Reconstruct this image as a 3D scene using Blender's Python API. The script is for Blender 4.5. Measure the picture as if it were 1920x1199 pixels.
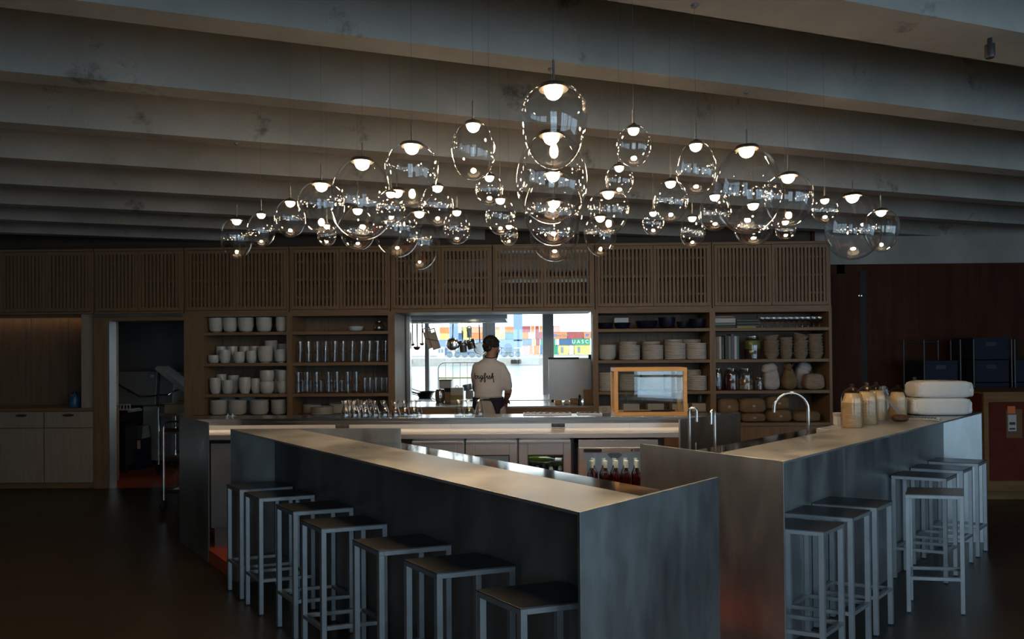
import bpy, bmesh, math, random
from math import sin, cos, pi, radians, sqrt, atan2
from mathutils import Vector, Matrix

for _o in list(bpy.data.objects):
    bpy.data.objects.remove(_o)
SC = bpy.context.scene
COL = SC.collection
random.seed(7)
ORDN = ['first', 'second', 'third', 'fourth', 'fifth', 'sixth', 'seventh', 'eighth', 'ninth', 'tenth', 'eleventh', 'twelfth', 'thirteenth', 'fourteenth', 'fifteenth', 'sixteenth', 'seventeenth', 'eighteenth', 'nineteenth', 'twentieth']
def nth_up(k, n): return 'lowest' if k == 0 else 'topmost' if k == n - 1 else ORDN[k] + '-lowest'

# ------------------------------------------------------------------ camera
F, YAW, PITCH, ROLL, EYE = 1231.0, radians(-1.0), radians(0.5), radians(0.464), 1.65
PX0, PY0 = 960.0, 599.5 + 47.8
_f0 = Vector((sin(YAW), cos(YAW), 0)); _r0 = Vector((cos(YAW), -sin(YAW), 0)); _u0 = Vector((0, 0, 1))
FW = _f0 * cos(PITCH) + _u0 * sin(PITCH); _u1 = _u0 * cos(PITCH) - _f0 * sin(PITCH)
RT = _r0 * cos(ROLL) - _u1 * sin(ROLL); UP = _u1 * cos(ROLL) + _r0 * sin(ROLL)
CAM = Vector((0, 0, EYE))
cam_data = bpy.data.cameras.new('camera')
cam_data.sensor_fit = 'HORIZONTAL'; cam_data.sensor_width = 36.0
cam_data.lens = F / 1920 * 36; cam_data.shift_y = 47.8 / 1920
cam_data.clip_start = 0.05; cam_data.clip_end = 3000
cam = bpy.data.objects.new('camera', cam_data)
cam.matrix_world = Matrix(((RT.x, UP.x, -FW.x, 0), (RT.y, UP.y, -FW.y, 0), (RT.z, UP.z, -FW.z, EYE), (0, 0, 0, 1)))
COL.objects.link(cam)
SC.camera = cam

def ray(x, y): return FW + RT * ((x - PX0) / F) - UP * ((y - PY0) / F)
def at_z(x, y, z): d = ray(x, y); return CAM + d * ((z - EYE) / d.z)      # point of the place at height z
def at_y(x, y, Y): d = ray(x, y); return CAM + d * (Y / d.y)              # point of the place at depth Y

# ------------------------------------------------------------------ sky, daylight, exposure
world = bpy.data.worlds.new('overcast_sky'); SC.world = world
world.use_nodes = True
_bg = world.node_tree.nodes['Background']
_bg.inputs[0].default_value = (0.84, 0.945, 1.0, 1)
_bg.inputs[1].default_value = 3.9
SC.view_settings.view_transform = 'Standard'
SC.view_settings.look = 'None'
SC.view_settings.exposure = 0.0
SC.view_settings.gamma = 1.0
SC.view_settings.use_curve_mapping = False
SC.cycles.transparent_max_bounces = 40
SC.cycles.max_bounces = 8
SC.cycles.caustics_reflective = False
SC.cycles.caustics_refractive = False

def portal(name, loc, rot, sx, sy):                 # marks a window opening for the sky light sampler
    l = bpy.data.lights.new(name, 'AREA'); l.shape = 'RECTANGLE'; l.size = sx; l.size_y = sy
    l.cycles.is_portal = True
    o = bpy.data.objects.new(name, l); o.location = loc; o.rotation_euler = rot
    COL.objects.link(o)

# ------------------------------------------------------------------ materials
MATS = {}
def _new(name):
    m = bpy.data.materials.new(name); m.use_nodes = True
    nt = m.node_tree; nt.nodes.clear()
    out = nt.nodes.new('ShaderNodeOutputMaterial')
    MATS[name] = m
    return m, nt, out

def pm(name, c1, c2=None, rough=.5, metal=0., scale=6., stretch=(1, 1, 1), bump=0., detail=4., rvar=0., spec=.5, fine=0., emit=None, contrast=(.3, .7), coat=0., alpha=1., sub=0., trans=0.):
    m, nt, out = _new(name); N = nt.nodes; L = nt.links
    b = N.new('ShaderNodeBsdfPrincipled'); L.new(b.outputs[0], out.inputs[0])
    b.inputs['Roughness'].default_value = rough; b.inputs['Metallic'].default_value = metal
    b.inputs['Specular IOR Level'].default_value = spec
    b.inputs['Coat Weight'].default_value = coat
    b.inputs['Alpha'].default_value = alpha
    b.inputs['Subsurface Weight'].default_value = sub
    b.inputs['Transmission Weight'].default_value = trans
    b.inputs['Base Color'].default_value = (*c1, 1)
    if emit: b.inputs['Emission Color'].default_value = (*emit[0], 1); b.inputs['Emission Strength'].default_value = emit[1]
    if c2 is None and not bump and not rvar: return m
    tc = N.new('ShaderNodeTexCoord'); mp = N.new('ShaderNodeMapping'); L.new(tc.outputs['Object'], mp.inputs[0])
    mp.inputs['Scale'].default_value = stretch
    oi = N.new('ShaderNodeObjectInfo'); ml = N.new('ShaderNodeVectorMath'); ml.operation = 'SCALE'
    cb = N.new('ShaderNodeCombineXYZ')
    for i in range(3): L.new(oi.outputs['Random'], cb.inputs[i])
    ml.inputs['Scale'].default_value = 17.0; L.new(cb.outputs[0], ml.inputs[0]); L.new(ml.outputs[0], mp.inputs['Location'])
    nz = N.new('ShaderNodeTexNoise'); nz.inputs['Scale'].default_value = scale; nz.inputs['Detail'].default_value = detail
    nz.inputs['Roughness'].default_value = .62
    L.new(mp.outputs[0], nz.inputs['Vector'])
    fac = nz.outputs[0]
    if c2 is not None:
        cr = N.new('ShaderNodeValToRGB'); cr.color_ramp.elements[0].position = contrast[0]; cr.color_ramp.elements[1].position = contrast[1]
        cr.color_ramp.elements[0].color = (*c1, 1); cr.color_ramp.elements[1].color = (*c2, 1)
        L.new(fac, cr.inputs[0]); L.new(cr.outputs[0], b.inputs['Base Color'])
    if rvar:
        mr = N.new('ShaderNodeMapRange'); mr.inputs['From Min'].default_value = .25; mr.inputs['From Max'].default_value = .75
        mr.inputs['To Min'].default_value = rough - rvar; mr.inputs['To Max'].default_value = rough + rvar
        L.new(fac, mr.inputs[0]); L.new(mr.outputs[0], b.inputs['Roughness'])
    if bump:
        bp = N.new('ShaderNodeBump'); bp.inputs['Strength'].default_value = bump; bp.inputs['Distance'].default_value = .01
        src = fac
        if fine:
            n2 = N.new('ShaderNodeTexNoise'); n2.inputs['Scale'].default_value = fine; n2.inputs['Detail'].default_value = 3
            L.new(mp.outputs[0], n2.inputs['Vector']); src = n2.outputs[0]
        L.new(src, bp.inputs['Height']); L.new(bp.outputs[0], b.inputs['Normal'])
    return m

def wood(name, c1, c2, rough=.5, axis='Z', scale=1., bump=.12):
    st = {'Z': (9, 9, .7), 'X': (.7, 9, 9), 'Y': (9, .7, 9)}[axis]
    return pm(name, c1, c2, rough=rough, scale=3.2 * scale, stretch=st, bump=bump, detail=6, spec=.35, contrast=(.25, .75))

def thin_glass(name, tint=(1, 1, 1), f0=.07, rough=.02, body=0., edge=.75, power=4.0):
    """a thin clear pane or blown shell: clear with a Fresnel reflection"""
    m, nt, out = _new(name); N = nt.nodes; L = nt.links
    tr = N.new('ShaderNodeBsdfTransparent'); tr.inputs[0].default_value = (*tint, 1)
    gl = N.new('ShaderNodeBsdfGlossy'); gl.inputs['Roughness'].default_value = rough; gl.inputs[0].default_value = (1, 1, 1, 1)
    lw = N.new('ShaderNodeLayerWeight'); lw.inputs[0].default_value = .5
    pw = N.new('ShaderNodeMath'); pw.operation = 'POWER'; pw.inputs[1].default_value = power
    mr = N.new('ShaderNodeMapRange'); mr.inputs['To Min'].default_value = f0; mr.inputs['To Max'].default_value = edge
    mx = N.new('ShaderNodeMixShader')
    L.new(lw.outputs['Facing'], pw.inputs[0]); L.new(pw.outputs[0], mr.inputs[0]); L.new(mr.outputs[0], mx.inputs[0])
    L.new(tr.outputs[0], mx.inputs[1]); L.new(gl.outputs[0], mx.inputs[2])
    L.new(mx.outputs[0], out.inputs[0])
    return m

def emis(name, col, strength):
    m, nt, out = _new(name)
    e = nt.nodes.new('ShaderNodeEmission'); e.inputs[0].default_value = (*col, 1); e.inputs[1].default_value = strength
    nt.links.new(e.outputs[0], out.inputs[0]); return m

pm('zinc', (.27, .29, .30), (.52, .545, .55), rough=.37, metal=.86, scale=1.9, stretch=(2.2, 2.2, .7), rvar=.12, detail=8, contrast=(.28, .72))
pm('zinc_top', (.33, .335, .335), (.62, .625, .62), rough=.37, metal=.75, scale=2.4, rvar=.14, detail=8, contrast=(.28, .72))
pm('stool_steel', (.34, .365, .385), (.43, .455, .47), rough=.42, metal=.7, scale=9., rvar=.06)
pm('stool_seat', (.10, .10, .105), (.17, .17, .175), rough=.36, metal=.7, scale=5., rvar=.08)
pm('stainless', (.58, .56, .54), (.64, .62, .60), rough=.22, metal=1., scale=2., stretch=(.5, 1, 6), rvar=.04, detail=2)
pm('stainless_warm', (.62, .615, .605), (.69, .685, .675), rough=.33, metal=.8, scale=2., stretch=(.5, 1, 4), rvar=.03, detail=2)
pm('stainless_dull', (.36, .37, .38), (.46, .47, .48), rough=.40, metal=.85, scale=3., rvar=.08)
pm('stainless_polished', (.60, .58, .56), (.66, .64, .62), rough=.08, metal=1., scale=2., rvar=.03, detail=2)
pm('chrome', (.75, .72, .68), rough=.14, metal=1.)
pm('brass_steel', (.68, .655, .63), rough=.2, metal=1.)
pm('dark_metal', (.06, .06, .065), rough=.4, metal=.7)
pm('black', (.012, .012, .013), rough=.5)
pm('black_gloss', (.01, .01, .012), rough=.2)
pm('rubber', (.018, .018, .018), rough=.7)
wood('oak', (.185, .115, .062), (.30, .195, .108), axis='Z')
wood('oak_x', (.185, .115, .062), (.30, .195, .108), axis='X')
wood('oak_pale', (.33, .265, .205), (.43, .355, .285), axis='Z', bump=.06)
wood('plank', (.155, .105, .068), (.25, .175, .118), axis='Z', bump=.08)
wood('pine_frame', (.52, .27, .085), (.66, .37, .13), axis='X', rough=.4)
wood('walnut', (.07, .028, .014), (.115, .05, .025), axis='Z', rough=.6)
wood('board_wood', (.62, .47, .30), (.74, .58, .40), axis='Z')
pm('knot', (.05, .028, .014), rough=.6)
def concrete(name, a, b_, stain):
    m, nt, out = _new(name); N = nt.nodes; L = nt.links
    bs = N.new('ShaderNodeBsdfPrincipled'); L.new(bs.outputs[0], out.inputs[0]); bs.inputs['Roughness'].default_value = .8
    bs.inputs['Specular IOR Level'].default_value = .3
    tc = N.new('ShaderNodeTexCoord')
    def nz(sc, det, rg=.6):
        n = N.new('ShaderNodeTexNoise'); n.inputs['Scale'].default_value = sc; n.inputs['Detail'].default_value = det; n.inputs['Roughness'].default_value = rg
        L.new(tc.outputs['Object'], n.inputs['Vector']); return n
    n1 = nz(1.3, 8); n2 = nz(2.1, 9, .7); n3 = nz(38., 3)
    r1 = N.new('ShaderNodeValToRGB'); r1.color_ramp.elements[0].position = .3; r1.color_ramp.elements[1].position = .7
    r1.color_ramp.elements[0].color = (*a, 1); r1.color_ramp.elements[1].color = (*b_, 1); L.new(n1.outputs[0], r1.inputs[0])
    r2 = N.new('ShaderNodeValToRGB'); r2.color_ramp.elements[0].position = .60; r2.color_ramp.elements[1].position = .68
    r2.color_ramp.elements[0].color = (1, 1, 1, 1); r2.color_ramp.elements[1].color = (*stain, 1); L.new(n2.outputs[0], r2.inputs[0])
    mx = N.new('ShaderNodeMixRGB'); mx.blend_type = 'MULTIPLY'; mx.inputs[0].default_value = 1
    L.new(r1.outputs[0], mx.inputs[1]); L.new(r2.outputs[0], mx.inputs[2]); L.new(mx.outputs[0], bs.inputs['Base Color'])
    bp = N.new('ShaderNodeBump'); bp.inputs['Strength'].default_value = .25; bp.inputs['Distance'].default_value = .01
    L.new(n3.outputs[0], bp.inputs['Height']); L.new(bp.outputs[0], bs.inputs['Normal'])
concrete('concrete', (.27, .275, .255), (.41, .41, .385), (.42, .42, .42))
pm('lamp_plate', (.05, .045, .04), rough=.6)
pm('cable_grey', (.16, .15, .14), rough=.5, metal=.4)
concrete('concrete_pale', (.36, .35, .33), (.46, .45, .43), (.7, .7, .7))
pm('floor', (.030, .022, .015), (.056, .041, .027), rough=.38, scale=.9, detail=8, rvar=.1, spec=.4)
pm('red_floor', (.50, .085, .030), (.60, .125, .05), rough=.35, scale=3., detail=6, rvar=.1)
pm('plaster_dark', (.055, .045, .038), (.075, .062, .052), rough=.85, scale=2., bump=.1)
pm('wall_grey', (.22, .21, .20), (.28, .27, .26), rough=.85, scale=2., bump=.1)
pm('maroon_wall', (.050, .018, .011), (.075, .030, .018), rough=.8, spec=.15, scale=2., stretch=(6, 6, .6))
pm('ceramic', (.52, .52, .485), (.60, .60, .56), rough=.28, scale=14., detail=3)
pm('ceramic_warm', (.50, .46, .40), (.57, .53, .465), rough=.45, scale=20., detail=3)
pm('ceramic_blue_white', (.55, .60, .65), rough=.25)
pm('ceramic_navy', (.005, .007, .018), (.008, .012, .030), rough=.3, scale=10.)
pm('paper_cup', (.60, .43, .235), (.70, .52, .30), rough=.65, scale=18.)
pm('sack_white', (.63, .61, .58), (.74, .72, .69), rough=.75, scale=4., bump=.35, detail=5, fine=14)
pm('sack_flour', (.40, .37, .36), (.56, .53, .52), rough=.8, scale=9., bump=.5, detail=5, fine=22)
pm('sack_brown', (.17, .11, .055), (.26, .175, .09), rough=.8, scale=9., bump=.5, detail=5, fine=20)
pm('basket_cane', (.26, .19, .13), (.42, .33, .245), rough=.8, scale=26., stretch=(1, 1, 5), bump=.6, detail=3)
pm('plastic_white', (.72, .72, .70), rough=.4)
pm('plastic_blue', (.02, .09, .19), (.03, .12, .25), rough=.35, scale=5)
pm('plastic_navy', (.016, .020, .038), rough=.65, spec=.2)
pm('paper_white', (.72, .72, .70), rough=.8)
pm('label_grey', (.45, .44, .42), rough=.7)
pm('card_brown', (.30, .19, .11), (.36, .235, .14), rough=.8, scale=5)
pm('skin', (.32, .165, .11), (.38, .20, .135), rough=.5, scale=12., sub=.05)
pm('hair', (.012, .009, .007), (.028, .019, .014), rough=.55, scale=60., stretch=(1, 1, .3), bump=.8)
pm('shirt', (.60, .575, .56), (.68, .655, .64), rough=.9, scale=7., bump=.35, fine=9)
pm('apron', (.008, .010, .022), (.014, .017, .034), rough=.85, scale=20.)
pm('ink', (.006, .006, .008), rough=.7)
pm('copper', (.56, .30, .17), (.66, .38, .23), rough=.25, metal=1., scale=8, rvar=.08)
thin_glass('bulb_glass', tint=(.985, .985, .985), f0=.10, rough=.0, edge=.92, power=3.4)
thin_glass('drink_glass', tint=(.93, .93, .93), f0=.10, rough=.03, edge=.8, power=3.)
thin_glass('pane', tint=(.97, .985, .98), f0=.05, rough=.0, edge=.6, power=4.5)
thin_glass('pane_tinted', tint=(.74, .83, .90), f0=.06, rough=.0, edge=.6, power=4.5)
thin_glass('poly_bag', tint=(.93, .91, .88), f0=.05, rough=.12, edge=.55, power=3.)
thin_glass('bottle_red', tint=(.42, .11, .07), f0=.06, rough=.04, edge=.7, power=3.5)
thin_glass('bottle_green', tint=(.45, .50, .12), f0=.06, rough=.04, edge=.7, power=3.5)
def lamp_mat(name, col, lo, hi):
    """diffuser dome: brightest straight down, dimmer towards its rim"""
    m, nt, out = _new(name); N = nt.nodes; L = nt.links
    e = N.new('ShaderNodeEmission'); e.inputs[0].default_value = (*col, 1)
    g = N.new('ShaderNodeNewGeometry'); sp = N.new('ShaderNodeSeparateXYZ'); mr = N.new('ShaderNodeMapRange')
    mr.inputs['From Min'].default_value = 0.; mr.inputs['From Max'].default_value = -1.; mr.inputs['To Min'].default_value = lo; mr.inputs['To Max'].default_value = hi
    L.new(g.outputs['Normal'], sp.inputs[0]); L.new(sp.outputs['Z'], mr.inputs[0]); L.new(mr.outputs[0], e.inputs[1]); L.new(e.outputs[0], out.inputs[0])
lamp_mat('lamp_glow', (1.0, .71, .41), 28.0, 330.0)
emis('led_warm', (1.0, .74, .52), 4.8)
emis('led_dim', (1.0, .60, .33), 3.0)
emis('spot_glow', (1.0, .86, .66), 30.0)
pm('steel_wall', (.36, .36, .345), (.46, .46, .44), rough=.42, metal=.35, scale=2.5, stretch=(1, 1, .4), rvar=.08)

# ------------------------------------------------------------------ mesh helpers
class MB:
    """collects shapes; build() links them as one mesh object"""
    def __init__(s): s.v = []; s.f = []
    def add(s, vs, fs):
        n = len(s.v); s.v += [tuple(p) for p in vs]; s.f += [tuple(i + n for i in q) for q in fs]; return s
    def box(s, x0, x1, y0, y1, z0, z1):
        return s.add([(x0, y0, z0), (x1, y0, z0), (x1, y1, z0), (x0, y1, z0), (x0, y0, z1), (x1, y0, z1), (x1, y1, z1), (x0, y1, z1)],
                     [(3, 2, 1, 0), (4, 5, 6, 7), (0, 1, 5, 4), (1, 2, 6, 5), (2, 3, 7, 6), (3, 0, 4, 7)])
    def prism(s, poly, z0, z1):
        n = len(poly)
        return s.add([(p[0], p[1], z0) for p in poly] + [(p[0], p[1], z1) for p in poly],
                     [tuple(range(n))[::-1], tuple(range(n, 2 * n))] + [(i, (i + 1) % n, (i + 1) % n + n, i + n) for i in range(n)])
    def prism_y(s, poly, y0, y1):                     # outline in x,z pushed along y
        n = len(poly)
        return s.add([(p[0], y0, p[1]) for p in poly] + [(p[0], y1, p[1]) for p in poly],
                     [tuple(range(n)), tuple(range(n, 2 * n))[::-1]] + [(i, i + n, (i + 1) % n + n, (i + 1) % n) for i in range(n)])
    def lathe(s, prof, seg=16, c=(0, 0, 0), sx=1., sy=1.):
        rings = []; vs = []; fs = []
        for r, z in prof:
            if r < 1e-6: rings.append([len(vs)]); vs.append((c[0], c[1], c[2] + z))
            else:
                rings.append(list(range(len(vs), len(vs) + seg)))
                vs += [(c[0] + r * sx * cos(2 * pi * k / seg), c[1] + r * sy * sin(2 * pi * k / seg), c[2] + z) for k in range(seg)]
        for a, b in zip(rings, rings[1:]):
            for k in range(seg):
                k2 = (k + 1) % seg
                if len(a) == 1 and len(b) == 1: continue
                if len(a) == 1: fs.append((a[0], b[k2], b[k]))
                elif len(b) == 1: fs.append((a[k], a[k2], b[0]))
                else: fs.append((a[k], a[k2], b[k2], b[k]))
        return s.add(vs, fs)
    def tube(s, pts, r, seg=8, closed=False, caps=True):
        pts = [Vector(p) for p in pts]; n = len(pts); vs = []; fs = []
        rs = r if isinstance(r, (list, tuple)) else [r] * n
        prev = None
        for i, p in enumerate(pts):
            if closed: t = pts[(i + 1) % n] - pts[i - 1]
            else: t = pts[min(i + 1, n - 1)] - pts[max(i - 1, 0)]
            t = t.normalized() if t.length > 1e-9 else Vector((0, 0, 1))
            if prev is None: a = t.orthogonal().normalized()
            else:
                a = prev - t * prev.dot(t)
                a = a.normalized() if a.length > 1e-6 else t.orthogonal().normalized()
            prev = a; b = t.cross(a)
            vs += [p + (a * cos(2 * pi * k / seg) + b * sin(2 * pi * k / seg)) * rs[i] for k in range(seg)]
        m = n if closed else n - 1
        for i in range(m):
            j = (i + 1) % n
            for k in range(seg):
                k2 = (k + 1) % seg
                fs.append((i * seg + k, i * seg + k2, j * seg + k2, j * seg + k))
        if caps and not closed: fs += [tuple(range(seg))[::-1], tuple(range((n - 1) * seg, n * seg))]
        return s.add(vs, fs)
    def ell(s, c, rx, ry, rz, seg=16, rings=10):
        prof = [(sin(pi * i / rings), -cos(pi * i / rings)) for i in range(rings + 1)]
        b = MB(); b.lathe([(max(0, r) if 0 < i < rings else 0, z) for i, (r, z) in enumerate(prof)], seg)
        return s.add([(c[0] + x * rx, c[1] + y * ry, c[2] + z * rz) for x, y, z in b.v], b.f)
    def frame(s, o, u, v):                            # carry what was built into a plan frame: origin o, axes u and v
        s.v = [(o[0] + x * u[0] + y * v[0], o[1] + x * u[1] + y * v[1], z) for x, y, z in s.v]; return s
    def move(s, d): s.v = [(x + d[0], y + d[1], z + d[2]) for x, y, z in s.v]; return s
    def warp(s, fn): s.v = [tuple(fn(*p)) for p in s.v]; return s
    def turn(s, M): s.v = [tuple(M @ Vector(p)) for p in s.v]; return s
    def mesh(s, name, mat, smooth=False):
        me = bpy.data.meshes.new(name); me.from_pydata(s.v, [], s.f)
        bm = bmesh.new(); bm.from_mesh(me); bmesh.ops.recalc_face_normals(bm, faces=bm.faces); bm.to_mesh(me); bm.free()
        if smooth:
            me.polygons.foreach_set('use_smooth', [True] * len(me.polygons)); me.set_sharp_from_angle(angle=radians(42))
        me.materials.append(MATS[mat]); return me
    def build(s, name, mat, parent=None, smooth=False, loc=None, bevel=0.):
        return link(name, s.mesh(name, mat, smooth), parent, loc, bevel)

def link(name, me, parent=None, loc=None, bevel=0.):
    o = bpy.data.objects.new(name, me); COL.objects.link(o)
    if parent is not None:
        o.parent = parent
        if parent.get('_w'): o.matrix_parent_inverse = Matrix.LocRotScale(parent.location, parent.rotation_euler, None).inverted()
    if loc is not None: o.location = loc
    if bevel:
        b = o.modifiers.new('edge', 'BEVEL'); b.width = bevel; b.segments = 2; b.limit_method = 'ANGLE'
    return o

def tag(o, label, cat, group=None):
    o['label'] = label; o['category'] = cat
    if group: o['group'] = group
    return o

def thing(name, label, cat, loc=(0, 0, 0), rz=0., group=None, world_parts=True):
    o = bpy.data.objects.new(name, None); o.empty_display_size = .05
    o.location = loc; o.rotation_euler = (0, 0, rz); COL.objects.link(o)
    tag(o, label, cat, group)
    if world_parts: o['_w'] = 1
    return o

def struct(o): o['kind'] = 'structure'; return o

def copy_tree(o, parent=None, loc=None, rz=None, label=None, group=None):
    c = o.copy(); COL.objects.link(c)
    if parent is not None: c.parent = parent
    if loc is not None: c.location = loc
    if rz is not None: c.rotation_euler = (0, 0, rz)
    if label: c['label'] = label
    if group: c['group'] = group
    for ch in list(o.children): copy_tree(ch, c)
    return c

def text_mesh(s, size, mat, name, depth=.001, align='CENTER', bold=0.):
    cu = bpy.data.curves.new(name, 'FONT'); cu.body = s; cu.size = size; cu.align_x = align; cu.align_y = 'CENTER'
    cu.extrude = depth; cu.offset = bold
    o = bpy.data.objects.new('tmp', cu); COL.objects.link(o)
    dg = bpy.context.evaluated_depsgraph_get(); dg.update()
    me = bpy.data.meshes.new_from_object(o.evaluated_get(dg)); me.name = name
    bpy.data.objects.remove(o); me.materials.clear(); me.materials.append(MATS[mat]); return me

def arc(c, r, a0, a1, n, ax=(1, 0, 0), ay=(0, 0, 1)):
    ax = Vector(ax); ay = Vector(ay); c = Vector(c)
    return [c + ax * (r * cos(a0 + (a1 - a0) * i / n)) + ay * (r * sin(a0 + (a1 - a0) * i / n)) for i in range(n + 1)]

# ================================================================== THE SETTING
XL, XR, YF, YB, YBR = -9.0, 9.5, -3.2, 8.54, 8.64
SLAB, SOFFIT = 3.44, 3.10
struct(MB().box(XL, 3.75, YF, 8.0, -.2, 0).box(3.75, XR, YF, YBR, -.2, 0).build('floor', 'floor'))
struct(MB().box(-8.2, 4.2, 8.0, 11.4, -.2, 0).build('floor_kitchen', 'red_floor'))
ceil = struct(MB().box(XL, XR, YF, YBR + .2, SLAB, SLAB + .2).build('ceiling', 'concrete'))
BD = Vector((sin(radians(72.2)), cos(radians(72.2)))); BN = Vector((-BD.y, BD.x))
def clip(poly, ax, lim, keep_less):
    out = []
    for i, p in enumerate(poly):
        q = poly[(i + 1) % len(poly)]
        ip = (p[ax] <= lim) == keep_less; iq = (q[ax] <= lim) == keep_less
        if ip: out.append(p)
        if ip != iq:
            t = (lim - p[ax]) / (q[ax] - p[ax]); out.append((p[0] + (q[0] - p[0]) * t, p[1] + (q[1] - p[1]) * t))
    return out
BEAMS = []
for i in range(-12, 9):
    s0 = 2.205 + .868 * i; w = .27 if i == 0 else .148
    BEAMS.append((s0, s0 + w))
    a = BN * s0; b = BN * (s0 + w)
    poly = [tuple(a - BD * 30), tuple(a + BD * 30), tuple(b + BD * 30), tuple(b - BD * 30)]
    for ax, lim, kl in ((0, XL, False), (0, XR, True), (1, YF, False), (1, YBR, True)):
        poly = clip(poly, ax, lim, kl)
        if len(poly) < 3: break
    if len(poly) >= 3: MB().prism(poly, SOFFIT, SLAB + .02).build('beam', 'concrete', ceil)
# wall behind the cabinets, open at the kitchen doorway and the pass
DX0, DX1, PX_0, PX_1 = -5.75, -4.19, -1.62, .90
w = MB().box(XL, DX0, YB, YB + .1, 0, SLAB).box(DX0, DX1, YB, YB + .1, 2.08, SLAB).box(DX1, PX_0, YB, YB + .1, 0, SLAB)
w.box(PX_0, PX_1, YB, YB + .1, 0, .93).box(PX_0, PX_1, YB, YB + .1, 2.95, SLAB).box(PX_1, 3.74, YB, YB + .1, 0, SLAB)
struct(w.build('wall_back', 'plaster_dark'))
wr = struct(MB().box(3.75, XR, YBR, YBR + .12, 0, 2.74).build('wall_right_back', 'maroon_wall'))
struct(MB().box(3.75, 6.75, YBR - .02, YBR + .1, 2.74, SLAB).build('trim_1', 'concrete'))
struct(MB().box(6.75, XR, YBR - .05, YBR + .1, 0, SLAB).build('wall_pier', 'maroon_wall'))
struct(MB().box(3.72, 3.76, YB - .04, YBR + .1, 0, SLAB).build('wall_return', 'maroon_wall'))
struct(MB().box(XL - .1, XL, YF, YBR, 0, SLAB).build('wall_left', 'plaster_dark'))
# glazed walls behind the camera and along the right side: openings with mullions
def glazed(name, horizontal, a0, a1, opens, at, z0, z1):
    """wall along x (horizontal) or y at coordinate `at`; opens = list of (from, to)"""
    m = MB()
    def bx(p, q, zz0, zz1, t0=-.1, t1=.1):
        if horizontal: m.box(p, q, at + t0, at + t1, zz0, zz1)
        else: m.box(at + t0, at + t1, p, q, zz0, zz1)
    cur = a0
    for p, q in opens:
        bx(cur, p, 0, SLAB); bx(p, q, 0, z0); bx(p, q, z1, SLAB); cur = q
    bx(cur, a1, 0, SLAB)
    struct(m.build('wall_' + name, 'wall_grey'))
    for k, (p, q) in enumerate(opens):
        m = MB(); n = max(2, round((q - p) / 1.1))
        for i in range(n + 1):
            c = p + (q - p) * i / n; bx(max(p, c - .035), min(q, c + .035), z0, z1, -.05, .05)
        for zz in (z0, 1.05, z1 - .05): bx(p, q, zz, zz + .05, -.045, .045)
        wn = struct(m.build('window_' + name + '_%d' % (k + 1), 'dark_metal'))
        m = MB(); bx(p, q, z0, z1, -.004, .004); m.build('pane', 'pane_tinted', wn)
glazed('front', True, XL, XR, [(-1.3, .9), (2.4, 5.6), (6.0, 9.2)], YF, .25, 3.4)
glazed('right', False, YF, YBR, [(-2.9, 1.4)], XR, .25, 3.4)
for p, q in [(-1.3, .9), (2.4, 5.6), (6.0, 9.2)]: portal('window_front_offscreen', ((p + q) / 2, YF - .12, 1.82), (radians(90), 0, 0), q - p, 3.15)
for p, q in [(-2.9, 1.4)]: portal('window_right_offscreen', (XR + .12, (p + q) / 2, 1.82), (radians(90), 0, radians(90)), q - p, 3.15)
# kitchen room behind the cabinets
KY = 11.3
def wx(px, y=600, Y=KY): return at_y(px, y, Y).x
struct(MB().box(-8.2, 4.2, YB + .1, KY + .1, 2.98, 3.1).build('ceiling_kitchen', 'wall_grey'))
struct(MB().box(-8.3, -8.2, YB, KY, 0, 3.1).build('wall_kitchen_left', 'steel_wall'))
struct(MB().box(4.1, 4.2, YB + .1, KY, 0, 3.1).build('wall_kitchen_right', 'wall_grey'))
KX0, KX1 = -2.35, 2.3
struct(MB().box(-8.3, KX0, KY, KY + .12, 0, 3.1).box(KX0, KX1, KY, KY + .12, 0, .55).box(KX0, KX1, KY, KY + .12, 2.5, 3.1).box(KX1, 4.2, KY, KY + .12, 0, 3.1).build('wall_kitchen_back', 'wall_grey'))
m = MB()
for x0, x1, d in ((797, 804.5, .05), (905, 912, .06), (912.5, 919, .04), (919.5, 928.5, .06), (1017, 1031, .06), (1031, 1037.5, .04)):
    m.box(wx(x0), wx(x1), KY - d, KY + .1, .55, 2.5)
m.box(KX0, KX0 + .06, KY - .04, KY + .1, .55, 2.5).box(KX1 - .06, KX1, KY - .04, KY + .1, .55, 2.5).box(KX0, KX1, KY - .04, KY + .1, .55, .62).box(KX0, KX1, KY - .04, KY + .1, 2.43, 2.5)
kw = struct(m.build('window_kitchen', 'stainless_dull'))
for a, b in ((KX0 + .06, wx(797)), (wx(804.5), wx(905)), (wx(928.5), wx(1017)), (wx(1037.5), KX1 - .06)):
    MB().box(a, b, KY + .03, KY + .04, .62, 2.43).build('pane', 'pane', kw)
portal('window_kitchen_daylight', ((KX0 + KX1) / 2, KY + .16, 1.53), (radians(-90), 0, 0), KX1 - KX0, 1.95)

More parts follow.
